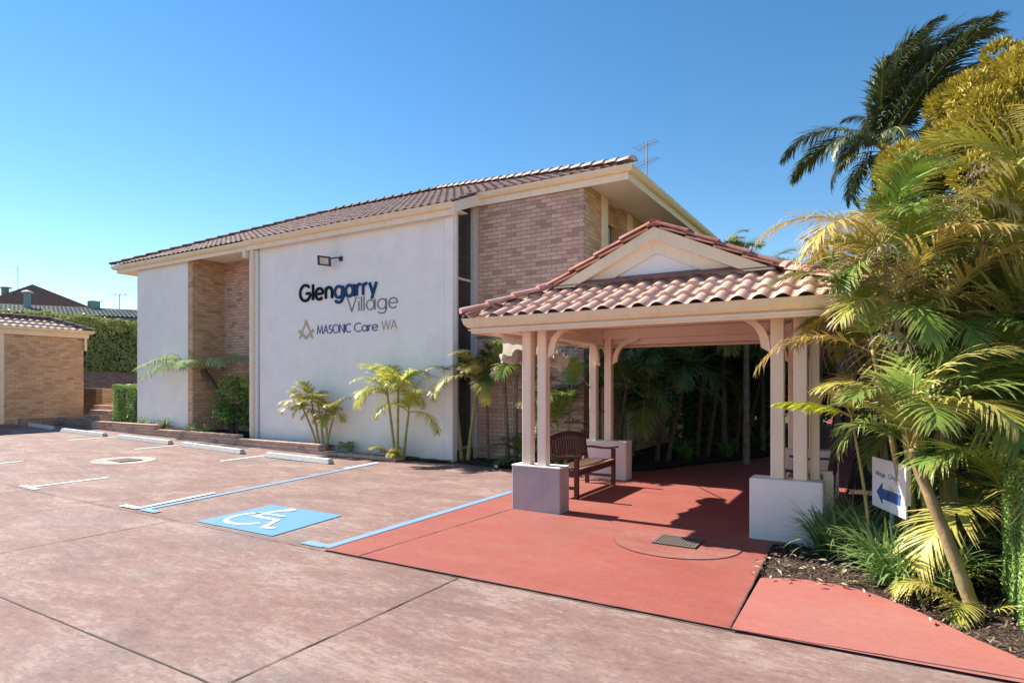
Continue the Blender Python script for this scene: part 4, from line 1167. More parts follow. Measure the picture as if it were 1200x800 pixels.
def leaflet(bm, tl, p, d, nrm, L, wd, droop, seg=3, curl=0, tip0=0.0, twist=0):
    """a narrow blade from p along d, wd wide, bending down by droop (radians over its length)"""
    d = d.normalized(); side = d.cross(nrm)
    if side.length < 1e-4: side = d.cross(Vector((0, 1, .1)))
    side.normalize()
    pr = None; pos = p.copy(); dd = d.copy()
    for i in range(seg + 1):
        t = i / seg
        ww = wd * (.45 + .55 * math.sin(min(1, t * 1.9 + .25) * math.pi / 2)) * (1 - t ** 2.2) ** .8 if i < seg else 0
        if i < seg:
            cur = (bm.verts.new(pos - side * ww / 2), bm.verts.new(pos + side * ww / 2))
        else:
            cur = (bm.verts.new(pos),)
        for v in cur: v[tl] = min(1, max(0, tip0 + t * t * .9))
        if pr:
            if len(cur) == 2: bm.faces.new((pr[0], pr[1], cur[1], cur[0]))
            else: bm.faces.new((pr[0], pr[1], cur[0]))
        pr = cur
        hd = Vector((dd.x, dd.y, 0)); 
        if hd.length > 1e-3:
            ax = Vector((0, 0, 1)).cross(hd).normalized()
            dd = Matrix.Rotation(droop / seg * (.5 + t), 3, ax) @ dd
        pos = pos + dd * (L / seg)

def frond_mesh(name, L, n, ll, lw, elev, droop, leafm, seed, vee=.45, ldroop=.7, fwd=48, dry=0.0, stalk=.14, wind=0.0, rr=.012, ragged=.12):
    rnd = random.Random(seed); bm = B(); tl = tipattr(bm)
    # rachis curve
    K = 22; pts = [Vector((0, 0, 0))]; ang = elev; dirs = []
    for i in range(K):
        t = i / K; a = elev - droop * (t ** 1.25)
        yw = wind * t
        d = Vector((math.cos(a) * math.cos(yw), math.cos(a) * math.sin(yw), math.sin(a))); dirs.append(d)
        pts.append(pts[-1] + d * (L / K))
    dirs.append(dirs[-1])
    tube(bm, pts, [rr * (1 - .85 * i / K) for i in range(K + 1)], 5)
    nf = len(bm.faces)
    for s in (-1, 1):
        for i in range(n):
            u = stalk + (1 - stalk) * (i + .5 * (s > 0)) / n
            if rnd.random() < ragged * .5: continue
            x = u * K; k = min(K - 1, int(x)); fr = x - k
            p = pts[k].lerp(pts[k + 1], fr); d = dirs[k]
            side = Vector((0, 0, 1)).cross(d).normalized() * s
            up = d.cross(side).normalized(); up = up if up.z > 0 else -up
            prof = math.sin(math.pi * min(1, .12 + .86 * (u - stalk) / (1 - stalk))) ** .55
            le = ll * prof * rnd.uniform(1 - ragged, 1 + ragged)
            f = R(fwd + 18 * (1 - u) - 22 * u + rnd.uniform(-7, 7)); f = max(R(14), f)
            v = vee * rnd.uniform(.6, 1.3)
            dd = d * math.cos(f) + (side * math.cos(v) + up * math.sin(v)) * math.sin(f)
            leaflet(bm, tl, p, dd, up, le, lw * rnd.uniform(.8, 1.15), ldroop * rnd.uniform(.5, 1.5), 4, tip0=max(rnd.uniform(0, .18), (dry if rnd.random() < .5 else 0) * rnd.random()))
    for i, f in enumerate(bm.faces): f.material_index = 0 if i >= nf else 1
    return mesh_of(name, bm, [leafm, M['rachis']])

def place(mesh, name, parent, loc, az, tilt=0.0, sc=1.0, roll=0.0):
    o = link(bpy.data.objects.new(name, mesh)); o.parent = parent
    o.location = loc; o.rotation_euler = (roll, -tilt, az); o.scale = (sc, sc, sc)
    return o

def stem(name, pts, r0, r1, m, parent, rings=True):
    P = [Vector(p) for p in pts]; out = []; rs = []
    n = 22
    for i in range(n + 1):
        t = i / n * (len(P) - 1); k = min(len(P) - 2, int(t)); f = t - k
        a, b = P[k], P[k + 1]
        pm = P[max(0, k - 1)]; pn = P[min(len(P) - 1, k + 2)]
        out.append(.5 * ((2 * a) + (b - pm) * f + (2 * pm - 5 * a + 4 * b - pn) * f * f + (3 * a - 3 * b + pn - pm) * f ** 3))
        r = r0 + (r1 - r0) * i / n
        rs.append(r * (1.12 if rings and i % 3 == 0 else 1))
    bm = tube(B(), out, rs, 9)
    return obj(name, bm, m, parent, smooth=True, local=True), out[-1], (out[-1] - out[-2]).normalized()

FR = {}
def frs(key, *args, k=3, **kw):
    FR[key] = [frond_mesh(key + '_frond', *args, 100 + i * 7 + len(FR) * 31, **kw) for i in range(k)]
#               L    n  leaf len w   elev     droop   material
frs('small',   .85, 26, .34, .030, R(58), R(95), M['cane'], vee=.35, ldroop=1.0)
frs('yellow', 1.05, 30, .40, .032, R(55), R(95), M['cane_bright'], vee=.35, ldroop=1.1, dry=.5)
frs('mid',    1.55, 46, .56, .032, R(60), R(95), M['cane_green'], vee=.35, ldroop=.8, dry=.3)
frs('midy',   1.60, 46, .56, .031, R(58), R(105), M['cane'], vee=.3, ldroop=.9, dry=.5)
frs('gold',   1.90, 46, .58, .030, R(60), R(95), M['cane_gold'], vee=.3, ldroop=.9, dry=.7, ragged=.3)
frs('tall',   2.10, 56, .66, .034, R(74), R(70), M['cane_green'], vee=.5, ldroop=.7, dry=.4, wind=-.25)
frs('tally',  2.10, 56, .66, .033, R(72), R(80), M['cane'], vee=.45, ldroop=.8, dry=.6, wind=-.35)
frs('dry',    1.40, 34, .46, .013, R(52), R(92), M['cane_dry'], vee=.1, ldroop=1.5, dry=.5, ragged=.5)
frs('dark',   1.60, 34, .55, .045, R(55), R(95), M['cane_dark'], vee=.35, ldroop=.9)
frs('queen',  3.55, 120, .80, .045, R(48), R(105), M['queen'], vee=.5, ldroop=1.5, dry=.3, rr=.03, ragged=.2)
frs('queenb', 3.5, 120, .85, .045, R(30), R(35), M['queen'], vee=.3, ldroop=1.2, dry=.2, rr=.03, ragged=.2)
frs('fern',   1.85, 40, .44, .028, R(30), R(70), M['fern'], vee=.1, ldroop=1.3, fwd=70, rr=.014)
frs('queend', 2.6, 85, .65, .042, R(30), R(125), M['queen'], vee=.2, ldroop=1.6, dry=.7, rr=.025, ragged=.3)

def crown(parent, top, axis, keys, n, rnd, sc=(.85, 1.1), az0=None, spread=1.0, skew=None, drop=.0):
    """fronds round a stem top: the young ones upright, the old ones low"""
    for i in range(n):
        t = i / max(1, n - 1)
        az = (az0 if az0 is not None else 0) + i * 2.4 + rnd.uniform(-.35, .35)
        if skew is not None:   # wind: turn fronds towards the azimuth skew[0] by weight skew[1]
            d = (skew[0] - az + math.pi) % (2 * math.pi) - math.pi
            az += d * skew[1]
        tilt = R(28) * (1 - t) - R(38) * t * spread - drop
        place(rnd.choice(FR[rnd.choice(keys)]), 'frond', parent, top - axis * (.05 * i / n), az, tilt + rnd.uniform(-.1, .1), rnd.uniform(*sc), rnd.uniform(-.15, .15))

def palm(label, base, stems, keys, seed, group, name='cane_palm', r0=.035, r1=.022, m='cane_stem', cat='palm', sc=(.85, 1.1), extra=None, skew=None, spread=1.0):
    t = empty(name, base, label, cat, group); rnd = random.Random(seed)
    for (bx, by), (tx, ty, tz), nf in stems:
        mid = Vector(((bx + tx) / 2 * .9 + bx * .1, (by + ty) / 2 * .9 + by * .1, tz * .5))
        _, top, ax = stem('trunk', [(bx, by, -.05), mid, (tx, ty, tz)], r0, r1, M[m], t)
        crown(t, top, ax, keys, nf, rnd, sc, az0=rnd.uniform(0, 6), skew=skew, spread=spread)
    if extra: extra(t, rnd)
    return t
WALLP = 'small yellow palms growing in front of the buildings'
def V3(t): return Vector(t)
# clumps before the white wall (fronds lean off the wall)
palm('short bushy yellow palm clump with several thin stems before the white wall', (-11.35, 10.20, .10),
     [((-.1, 0), (-.55, -.1, .98), 8), ((0, -.05), (-.22, -.12, 1.15), 9), ((.08, 0), (.0, -.1, 1.05), 6), ((.16, -.02), (.55, -.12, .80), 8), ((.2, 0), (.25, -.1, .85), 5)],
     ['small'], 11, WALLP, r0=.032, r1=.018, sc=(.62, .85), skew=(-math.pi / 2, .25))
palm('taller pale yellow palm with arching fronds at the wall corner', (-8.95, 10.15, .03),
     [((-.03, 0), (-.18, -.1, 1.42), 9), ((.05, -.02), (.14, -.1, 1.5), 8), ((.2, 0), (.40, -.05, 1.05), 5)],
     ['yellow'], 12, WALLP, r0=.034, r1=.02, sc=(.8, 1.0), skew=(-math.pi / 2, .2),
     extra=lambda t, r: [place(r.choice(FR['small']), 'frond', t, (r.uniform(-.3, .1), -.08, .03), r.uniform(-2.9, -.3), R(r.uniform(-25, 10)), r.uniform(.5, .7)) for _ in range(9)])
palm('leaning pair of green stemmed palms in the dark bed right of the white wall', (-7.45, 10.75, 0),
     [((-.1, -.1), (-.28, -.15, 1.65), 5), ((.05, -.1), (.42, -.25, 1.72), 7)], ['midy', 'cane_d'] if False else ['midy'], 13, WALLP, r0=.045, r1=.03, sc=(.5, .68), skew=(-1.0, .2))
palm('thin grey stemmed palm with bleached drooping fronds before the brick wall', (-6.45, 10.75, 0),
     [((0, 0), (-.02, -.15, 2.0), 7), ((.15, .05), (.22, -.05, 1.85), 5)], ['yellow', 'mid'], 14, WALLP, m='grey_trunk', r0=.05, r1=.035, sc=(.62, .85))
palm('dark green palm in the corner beside the tall stair window', (-7.1, 11.0, 0),
     [((0, 0), (.0, -.1, 1.9), 6)], ['dark'], 15, WALLP, m='grey_trunk', sc=(.5, .65))
palm('low dark palm seedling at the foot of the brick wall', (-6.0, 10.6, 0), [((0, 0), (0, 0, .15), 9)], ['dark'], 16, WALLP, sc=(.4, .6))
palm('bushy green palm at the bed edge behind the left posts', (-5.15, 10.35, 0), [((0, 0), (.05, -.05, .9), 8), ((.1, .2), (.25, .15, 1.5), 6)], ['mid', 'dark'], 17, WALLP, sc=(.55, .75))

# tree fern in the recess planter
tf = empty('tree_fern', (-16.3, 10.9, .3), 'pale green tree fern spreading over the planter by the brick recess', 'tree fern')
_, top, ax = stem('trunk', [(.45, .1, -.1), (.15, .0, .8), (-.75, -.1, 1.75)], .12, .10, M['bark_dark'], tf, False)
rnd = random.Random(3)
for i, (az, ti, s_) in enumerate([(-3.0, -.05, 1.15), (-2.6, -.15, 1.1), (-2.1, .0, 1.0), (-1.5, .1, .95), (-.9, .0, 1.0), (-.3, .05, 1.05), (.15, .1, 1.15), (.6, .2, .8), (2.6, .15, .8), (3.1, -.35, 1.1), (-2.8, .25, .9)]):
    place(FR['fern'][i % 3], 'frond', tf, top, az, ti, s_)

# ------------------------------------------------------------------ leafy masses
def leafquad(bm, tl, p, nrm, L, wd, rnd, tip=0):
    nrm = nrm.normalized(); a = nrm.cross(Vector((rnd.uniform(-1, 1), rnd.uniform(-1, 1), rnd.uniform(-1, 1)))).normalized(); b = nrm.cross(a)
    v = [bm.verts.new(p - a * L * .5), bm.verts.new(p + b * wd * .5 + nrm * L * .08), bm.verts.new(p + a * L * .5 - nrm * L * .06), bm.verts.new(p - b * wd * .5 + nrm * L * .08)]
    for k in v: k[tl] = tip
    bm.faces.new(v)

def hedge(name, label, cat, x0, x1, y0, y1, z0, z1, dens, L, leafm, seed, wob=.06, faces='FLRTB', group=None, core=True, tip_sun_p=.12, gapfun=None):
    rnd = random.Random(seed); t = empty(name, ((x0 + x1) / 2, (y0 + y1) / 2, z0), label, cat, group)
    from mathutils import noise as mn
    bm = B(); tl = tipattr(bm)
    def wobble(p): return (mn.noise(p * .9) * 1.0 + mn.noise(p * 2.7) * .6 + mn.noise(p * 6) * .35) * wob
    F = []
    if 'F' in faces: F.append((lambda a, b: Vector((x0 + (x1 - x0) * a, y0, z0 + (z1 - z0) * b)), Vector((0, -1, 0)), (x1 - x0) * (z1 - z0)))
    if 'B' in faces: F.append((lambda a, b: Vector((x0 + (x1 - x0) * a, y1, z0 + (z1 - z0) * b)), Vector((0, 1, 0)), (x1 - x0) * (z1 - z0)))
    if 'L' in faces: F.append((lambda a, b: Vector((x0, y0 + (y1 - y0) * a, z0 + (z1 - z0) * b)), Vector((-1, 0, 0)), (y1 - y0) * (z1 - z0)))
    if 'R' in faces: F.append((lambda a, b: Vector((x1, y0 + (y1 - y0) * a, z0 + (z1 - z0) * b)), Vector((1, 0, 0)), (y1 - y0) * (z1 - z0)))
    if 'T' in faces: F.append((lambda a, b: Vector((x0 + (x1 - x0) * a, y0 + (y1 - y0) * b, z1)), Vector((0, 0, 1)), (x1 - x0) * (y1 - y0)))
    for fn, nn, area in F:
        for _ in range(int(area * dens)):
            p = fn(rnd.random(), rnd.random()); w_ = wobble(p)
            dpt = abs(rnd.gauss(0, 1)) * L * 1.0
            p = p + nn * (w_ - dpt + .02)
            n_ = (nn * 1.1 + Vector((rnd.uniform(-1, 1), rnd.uniform(-1, 1), rnd.uniform(-.6, 1.2))) * .9)
            tip_sun = rnd.uniform(.4, 1) if rnd.random() < tip_sun_p + (.25 if nn.z > .5 else 0) else 0  # extra pale tips on the top face paint in sunlight
            leafquad(bm, tl, p, n_, L * rnd.uniform(.7, 1.3), L * .55, rnd, tip_sun)
    obj('foliage', bm, leafm, t)
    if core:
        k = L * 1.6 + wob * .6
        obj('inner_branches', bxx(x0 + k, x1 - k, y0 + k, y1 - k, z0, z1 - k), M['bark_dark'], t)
    return t
hedge('tall_hedge', 'long tall clipped hedge on the retaining wall behind the garage', 'hedge', -37.0, -35.25, 4.0, 25.0, 2.25, 5.15, 260, .18, M['hedge_leaf'], 21, .35, 'RT', tip_sun_p=.5)
hedge('clipped_bush', 'small clipped box bush left of the white wing wall', 'bush', -21.55, -20.1, 10.5, 11.4, .3, 1.62, 1500, .055, M['box_leaf'], 22, .05, 'FLT')
hedge('side_hedge', 'dense bright green hedge at the right edge of the photo', 'hedge', .90, 2.2, 4.55, 6.0, 0, 1.14, 13000, .028, M['box_leaf'], 23, .03, 'FLT')

def blobtree(name, label, cat, base, trunk_r, H, clumps, dens, L, leafm, seed, group=None, spiky=False, twigs=True):
    """clumps: (x,y,z,r) relative to base"""
    rnd = random.Random(seed); t = empty(name, base, label, cat, group)
    if trunk_r:
        stem('trunk', [(0, 0, -.1), (rnd.uniform(-.1, .1) * H * .2, 0, H * .3), (0, 0, H * .62)], trunk_r, trunk_r * .5, M['bark_dark'], t, False)
        if twigs:
            bm = B()
            for c in clumps[:24]: tube(bm, [(0, 0, H * .25), (c[0] * .4, c[1] * .4, c[2] * .7), (c[0] * .9, c[1] * .9, c[2])], [trunk_r * .4, trunk_r * .22, trunk_r * .08], 5)
            obj('limbs', bm, M['bark_dark'], t, local=True)
    bm = B(); tl = tipattr(bm)
    for (x, y, z, r) in clumps:
        c = Vector((x, y, z)); n = int(dens * r * r)
        for _ in range(n):
            d = Vector((rnd.gauss(0, 1), rnd.gauss(0, 1), rnd.gauss(0, 1))).normalized()
            rr = r * (1 - abs(rnd.gauss(0, .16)))
            if spiky:
                p = c + d * rr * .9
                up = (d + Vector((0, 0, .35)) + Vector((rnd.uniform(-.3, .3), rnd.uniform(-.3, .3), rnd.uniform(-.3, .3)))).normalized()
                s = up.cross(Vector((rnd.uniform(-1, 1), rnd.uniform(-1, 1), .2))).normalized() * L * .28
                v = [bm.verts.new(p - s), bm.verts.new(p + s), bm.verts.new(p + up * L * rnd.uniform(.7, 1.2))]
                v[0][tl] = v[1][tl] = 0; v[2][tl] = 1
                bm.faces.new(v)
            else:
                leafquad(bm, tl, c + d * rr, d + Vector((rnd.uniform(-1, 1), rnd.uniform(-1, 1), rnd.uniform(-1, 1))) * .8, L * rnd.uniform(.6, 1.3), L * .5, rnd, rnd.uniform(.3, 1) if rnd.random() < .15 else 0)
    obj('crown', bm, leafm, t, local=True)
    return t
def clumpset(n, rx, ry, rz, zc, r0, r1, seed, shell=.6, taper=0):
    rnd = random.Random(seed); out = []
    for _ in range(n):
        d = Vector((rnd.gauss(0, 1), rnd.gauss(0, 1), rnd.gauss(0, 1))).normalized(); k = rnd.uniform(shell, 1)
        z = d.z * rz * k; q = 1 - taper * (z / rz + 1) / 2
        out.append((d.x * rx * k * q, d.y * ry * k * q, zc + z, rnd.uniform(r0, r1)))
    return out
# round glossy shrub in the recess bed
blobtree('round_shrub', 'round glossy green shrub in the brick recess behind the low wall', 'shrub', (-15.35, 10.75, .3), .04, 1.2,
         clumpset(34, .85, .5, .72, .80, .20, .34, 4), 1500, .10, M['shrub_leaf'], 31)
blobtree('small_bush', 'small dark bush at the foot of the white wall between two palms', 'bush', (-10.55, 10.22, .05), 0, .3, clumpset(8, .18, .1, .1, .14, .07, .11, 5), 3500, .06, M['shrub_leaf'], 32)
palm('spiky yellow palm poking out beside the downpipe above the round shrub', (-14.75, 10.75, .3), [((0, 0), (0, -.05, 1.2), 9)], ['small'], 41, WALLP, sc=(.7, .95))

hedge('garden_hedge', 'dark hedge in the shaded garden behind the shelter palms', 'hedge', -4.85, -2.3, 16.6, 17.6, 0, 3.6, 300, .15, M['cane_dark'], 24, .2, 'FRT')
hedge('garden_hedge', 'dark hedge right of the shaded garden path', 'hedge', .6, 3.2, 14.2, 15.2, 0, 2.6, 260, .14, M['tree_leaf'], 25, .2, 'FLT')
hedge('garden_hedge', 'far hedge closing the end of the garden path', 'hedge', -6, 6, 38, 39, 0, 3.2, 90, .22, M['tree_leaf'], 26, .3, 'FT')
# strap-leaved tufts
def tuft(name, label, base, n, L, wd, m, seed, group=None, spread=1.0, cat='plant'):
    rnd = random.Random(seed); bm = B(); tl = tipattr(bm)
    for i in range(n):
        a = rnd.uniform(0, 2 * math.pi); e = R(88) - abs(rnd.gauss(0, .42)) * spread
        d = Vector((math.cos(a) * math.cos(e), math.sin(a) * math.cos(e), math.sin(e)))
        r = rnd.uniform(0, .10) * L * 2
        leaflet(bm, tl, Vector((r * math.cos(a + 1), r * math.sin(a + 1), 0)), d, Vector((math.cos(a + 1.57 + rnd.uniform(-.6, .6)), math.sin(a + 1.57), .2)).cross(d), L * rnd.uniform(.55, 1.15), wd * rnd.uniform(.7, 1.2), rnd.uniform(.7, 2.1), 6, tip0=.6 if rnd.random() < .08 else 0)
    o = obj(name, bm, m); o.location = base
    return tag(o, label, cat, group)
TG_ = 'strap-leaf tufts in the mulch bed'
tuft('strap_plant', 'big arching strap-leaf tuft against the white right-hand plinth', (-.33, 6.60, .02), 210, .62, .021, M['strap'], 51, TG_)
tuft('strap_plant', 'upright dark green strap-leaf tuft just left of the small sign', (-.05, 6.75, .02), 200, .66, .022, M['strap'], 52, TG_)
tuft('strap_plant', 'broad strap-leaf tuft directly beneath the small sign', (.10, 6.15, .02), 240, .58, .024, M['strap'], 53, TG_)
tuft('strap_plant', 'drooping strap-leaf tuft at the front edge of the mulch left of the leaning trunk', (.17, 5.82, .02), 210, .50, .024, M['strap'], 54, TG_, 1.3)
tuft('strap_plant', 'strap-leaf tuft behind the leaning palm trunk', (.50, 6.05, .02), 190, .62, .022, M['strap'], 55, TG_)
tuft('strap_plant', 'grassy strap-leaf tuft in the shade behind the white plinth', (-.15, 7.35, .02), 160, .65, .018, M['strap'], 56, TG_)
for i, (x, lab) in enumerate(((-19.2, 'pale strap-leaf tuft in the planter under the white wing wall, leftmost'), (-18.2, 'pale strap-leaf tuft below the tree fern fronds'), (-16.75, 'pale strap-leaf tuft at the foot of the recess corner'), (-16.0, 'bright strap-leaf tuft just left of the round shrub'))):
    tuft('strap_plant', lab, (x, 10.27, .36 if x < -17.5 else .26), 60, .42, .03, M['strap_pale'], 60 + i, 'strap-leaf tufts in the planter')
for i, (x, y) in enumerate(((-4.95, 11.0), (-4.2, 12.2), (-3.2, 13.3), (-2.5, 14.3))):
    tuft('strap_plant', ('dark strap-leaf tuft in the shaded bed behind the bench', 'dark strap-leaf tuft by the clad wall in the shade', 'dark strap-leaf tuft midway along the shaded path edge', 'dark strap-leaf tuft near the far end of the shaded path')[i], (x - .3, y, .02), 110, .6, .02, M['strap'], 70 + i, 'strap-leaf tufts in the shaded bed')

# ------------------------------------------------------------------ mulch beds
def bed(name, pts, z, seed, step=.07, amp=.045):
    """bumpy mulch over a plan polygon"""
    rnd = random.Random(seed); xs = [p[0] for p in pts]; ys = [p[1] for p in pts]
    from mathutils import noise as mn
    def ins(x, y):
        c = False; j = len(pts) - 1
        for i in range(len(pts)):
            if (pts[i][1] > y) != (pts[j][1] > y) and x < (pts[j][0] - pts[i][0]) * (y - pts[i][1]) / (pts[j][1] - pts[i][1]) + pts[i][0]: c = not c
            j = i
        return c
    bm = B(); V_ = {}
    nx, ny = int((max(xs) - min(xs)) / step) + 1, int((max(ys) - min(ys)) / step) + 1
    def vv(i, j):
        if (i, j) not in V_:
            x, y = min(xs) + i * step, min(ys) + j * step
            h = mn.noise(Vector((x * 4, y * 4, 0))) * amp * .5 + mn.noise(Vector((x * 11, y * 11, 3))) * amp * .5
            V_[(i, j)] = bm.verts.new((x + rnd.uniform(-.2, .2) * step, y + rnd.uniform(-.2, .2) * step, z + h))
        return V_[(i, j)]
    for i in range(nx):
        for j in range(ny):
            if ins(min(xs) + (i + .5) * step, min(ys) + (j + .5) * step):
                bm.faces.new((vv(i, j), vv(i + 1, j), vv(i + 1, j + 1), vv(i, j + 1)))
    o = obj(name, bm, M['mulch']); o['kind'] = 'structure'
    return ins
front_bed = [(-.95, 5.35), (-.5, 5.45), (-.15, 5.42), (.14, 5.22), (.38, 4.92), (.70, 4.52), (1.1, 4.40), (3.0, 4.3), (4.0, 9), (2, 14), (.5, 14), (-.28, 12), (-.33, 7.0), (-.45, 6.85), (-.95, 6.75)]
insf = bed('mulch_bed', front_bed, -.002, 1, .06, .04)
left_bed = [(-7.58, 10.42), (-6.9, 10.2), (-5.6, 10.3), (-4.6, 10.45), (-3.75, 11.3), (-3.05, 12.7), (-2.1, 14.7), (-1.85, 17.6), (-1.7, 24), (-4.9, 24), (-4.95, 11.2), (-7.5, 11.2)]
insl = bed('mulch_bed', left_bed, .02, 2, .10, .05)
rnd = random.Random(9); bm = B(); cnt = 0
while cnt < 5200:
    if cnt < 4200: x, y = rnd.uniform(-.9, 1.6), rnd.uniform(4.4, 7.2); ok = insf(x, y) and insf(x - .06, y - .10) and x > -.87
    else: x, y = rnd.uniform(-7.6, -4.0), rnd.uniform(10.1, 11.2); ok = insl(x, y)
    if not ok: cnt += (rnd.random() < .2); continue
    cnt += 1
    L = rnd.uniform(.012, .05) * (1.6 if rnd.random() < .04 else 1); wd = rnd.uniform(.004, .014); a = rnd.uniform(0, 6.3); ti = rnd.uniform(-.6, .6)
    d = Vector((math.cos(a) * math.cos(ti), math.sin(a) * math.cos(ti), math.sin(ti))) * L; s = Vector((-math.sin(a), math.cos(a), rnd.uniform(-.5, .5))).normalized() * wd
    p = Vector((x, y, .02 + rnd.uniform(0, .035)))
    bm.faces.new([bm.verts.new(p - d / 2 - s / 2), bm.verts.new(p + d / 2 - s / 2), bm.verts.new(p + d / 2 + s / 2), bm.verts.new(p - d / 2 + s / 2)])
obj('mulch_chips', bm, M['chip'])['kind'] = 'stuff'
# fallen dry leaves at the edge of the bed
bm = B(); tl = tipattr(bm)
for _ in range(70):
    x, y = rnd.uniform(-.9, .6), rnd.uniform(5.0, 6.6)
    if not insf(x, y): continue
    leafquad(bm, tl, Vector((x, y, .05)), Vector((rnd.uniform(-.3, .3), rnd.uniform(-.3, .3), 1)), rnd.uniform(.05, .11), rnd.uniform(.02, .035), rnd, 1)
obj('leaf_litter', bm, M['cane_dry'])['kind'] = 'stuff'

# ------------------------------------------------------------------ right-hand palms
RG = 'golden cane palms along the right side'
def W(px, py, D):
    v = camp(px, py, D); return v
# leaning palm in front
lt = empty('leaning_palm', (.66, 5.40, 0), 'leaning ringed palm trunk with green feathery crown just right of the small sign', 'palm', RG)
_, top, ax = stem('trunk', [(0, 0, -.05), (-.17, .03, .50), (-.40, .10, 1.16)], .050, .034, M['palm_trunk'], lt)
rnd = random.Random(77)
for i, (a, ti, s_) in enumerate([(0, .1, .72), (.5, .3, .75), (-.5, .0, .7), (1.0, .15, .8), (-1.0, -.1, .7), (1.5, .4, .8), (-1.5, .1, .66), (2.0, .45, .72), (-2.1, .35, .6), (2.6, .5, .55), (-2.8, .2, .45), (.2, .6, .7), (3.1, -.2, .42)]):
    place(FR[('mid', 'mid', 'midy')[i % 3]][i % 3], 'frond', lt, top, R(-30) + a, ti, s_, rnd.uniform(-.2, .2))
def basal(t, r, n=8, keys=('midy', 'mid'), sc=(.35, .55), x=(.0, .3), y=(-.2, .2)):
    for _ in range(n): place(r.choice(FR[r.choice(keys)]), 'frond', t, (r.uniform(*x), r.uniform(*y), .02), r.uniform(0, 6.3), R(r.uniform(-25, 15)), r.uniform(*sc))
basal(lt, rnd, 8, ('small', 'small'), (.35, .6), (-.25, .12), (-.1, .35))
# the clumps behind the sign, reaching over the shelter's right corner
def clump(label, base, stems, keys, seed, sc, nb=0, r0=.03, **kw):
    return palm(label, base, stems, keys, seed, RG, r0=r0, r1=.02, sc=sc, extra=(lambda t, r: basal(t, r, nb, sc=(.4, .75))) if nb else None, **kw)
clump('bleached golden palm clump crowding the right corner of the shelter roof', (.55, 7.7, 0),
      [((-.2, 0), (-.50, -.3, 1.95), 8), ((0, .1), (-.40, -.05, 2.5), 9), ((.2, 0), (.05, -.35, 1.65), 8), ((.1, .2), (.2, .2, 2.6), 9), ((0, 0), (-.2, -.25, 2.2), 7)],
      ['gold', 'mid', 'midy', 'dry', 'mid'], 81, (.62, .85), 5)
clump('tall green and gold palm clump right of the leaning trunk', (1.35, 6.9, 0),
      [((-.2, 0), (-.45, -.1, 1.45), 10), ((0, .1), (-.2, 0, 2.2), 11), ((.2, -.1), (.2, -.2, 1.6), 9), ((.1, .2), (.1, .3, 2.3), 10), ((-.1, .2), (-.5, .2, 1.8), 9)],
      ['mid', 'tally', 'midy', 'mid', 'mid'], 82, (.75, 1.0), 8)
clump('tallest golden palm clump rising at the right edge', (1.75, 7.4, 0),
      [((0, 0), (-.25, -.1, 2.0), 11), ((.25, .1), (.3, .1, 2.7), 11), ((.1, .3), (-.2, .4, 2.4), 10)],
      ['tally', 'gold', 'tall', 'mid', 'midy'], 83, (.8, 1.0), 5)
clump('dry golden palm tangle hanging in front of the shelter gutter end', (.38, 6.36, 0),
      [((0, 0), (-.26, -.24, 2.25), 10), ((.1, 0), (-.14, -.15, 2.65), 10), ((-.05, .05), (-.36, -.25, 1.95), 8), ((.2, .1), (.12, .0, 2.1), 9), ((.1, -.1), (-.30, -.30, 2.85), 9)],
      ['midy', 'gold', 'mid', 'dry', 'mid'], 88, (.52, .72), 0, r0=.022)
clump('dark stemmed palm clump in the shade behind the sign', (.8, 9.3, 0),
      [((0, 0), (-.2, -.2, 2.0), 10), ((.3, 0), (.4, 0, 2.1), 10), ((-.3, .2), (-.35, .3, 2.2), 10), ((.1, -.3), (.0, -.4, 1.2), 9)],
      ['mid', 'tall', 'mid', 'mid'], 84, (.8, 1.05), 9)
clump('green palm clump with dry skirts far right behind the hedge', (2.5, 8.4, 0),
      [((0, 0), (.1, -.1, 2.5), 10), ((.3, .2), (.5, .2, 3.6), 10), ((-.3, .2), (-.5, .1, 3.1), 10), ((0, -.3), (-.2, -.5, 1.5), 10)],
      ['mid', 'tally', 'tall', 'gold'], 85, (.85, 1.1), 8)
clump('wide grey leaved palm clump behind the shelter roof on the right', (.6, 12.0, 0),
      [((0, 0), (-.2, 0, 2.5), 11), ((.4, 0), (.6, 0, 2.6), 11), ((-.3, .3), (-.7, .3, 2.5), 10), ((.9, 0), (1.2, 0, 2.3), 10)],
      ['dry', 'mid', 'tall', 'gold'], 86, (.8, 1.05), 0)
clump('low bushy palm clump between the sign and the right-hand hedge', (.95, 6.2, 0),
      [((0, 0), (.0, 0, .7), 10), ((.2, .2), (.25, .2, 1.1), 10), ((.1, .3), (.0, .4, 1.5), 10)],
      ['mid', 'midy', 'mid'], 87, (.6, .85), 8)
# single bright frond pointing left across the posts
bf = empty('young_palm', (-.10, 6.33, 0), 'young palm with one vivid lime frond pointing left across the posts', 'palm', RG)
_, top, ax = stem('trunk', [(.12, .1, 0), (.05, .05, .7), (-.05, -.03, 1.36)], .016, .010, M['cane_stem'], bf, False)
M['lime'] = leafmat('vivid_lime_leaf', [(.72, .80, .04), (.78, .82, .06), (.66, .76, .04)], (.8, .8, .3), .3, trans=.5)
fm = frond_mesh('lime_frond', .68, 60, .17, .026, R(26), R(40), M['lime'], 5, vee=-.7, ldroop=.5, fwd=38, ragged=.05)
place(fm, 'frond', bf, top, math.atan2(-.17, -.52), 0, 1)
for i in range(4): place(FR['small'][i % 3], 'frond', bf, top, .5 + i * 1.1, .2, .6)

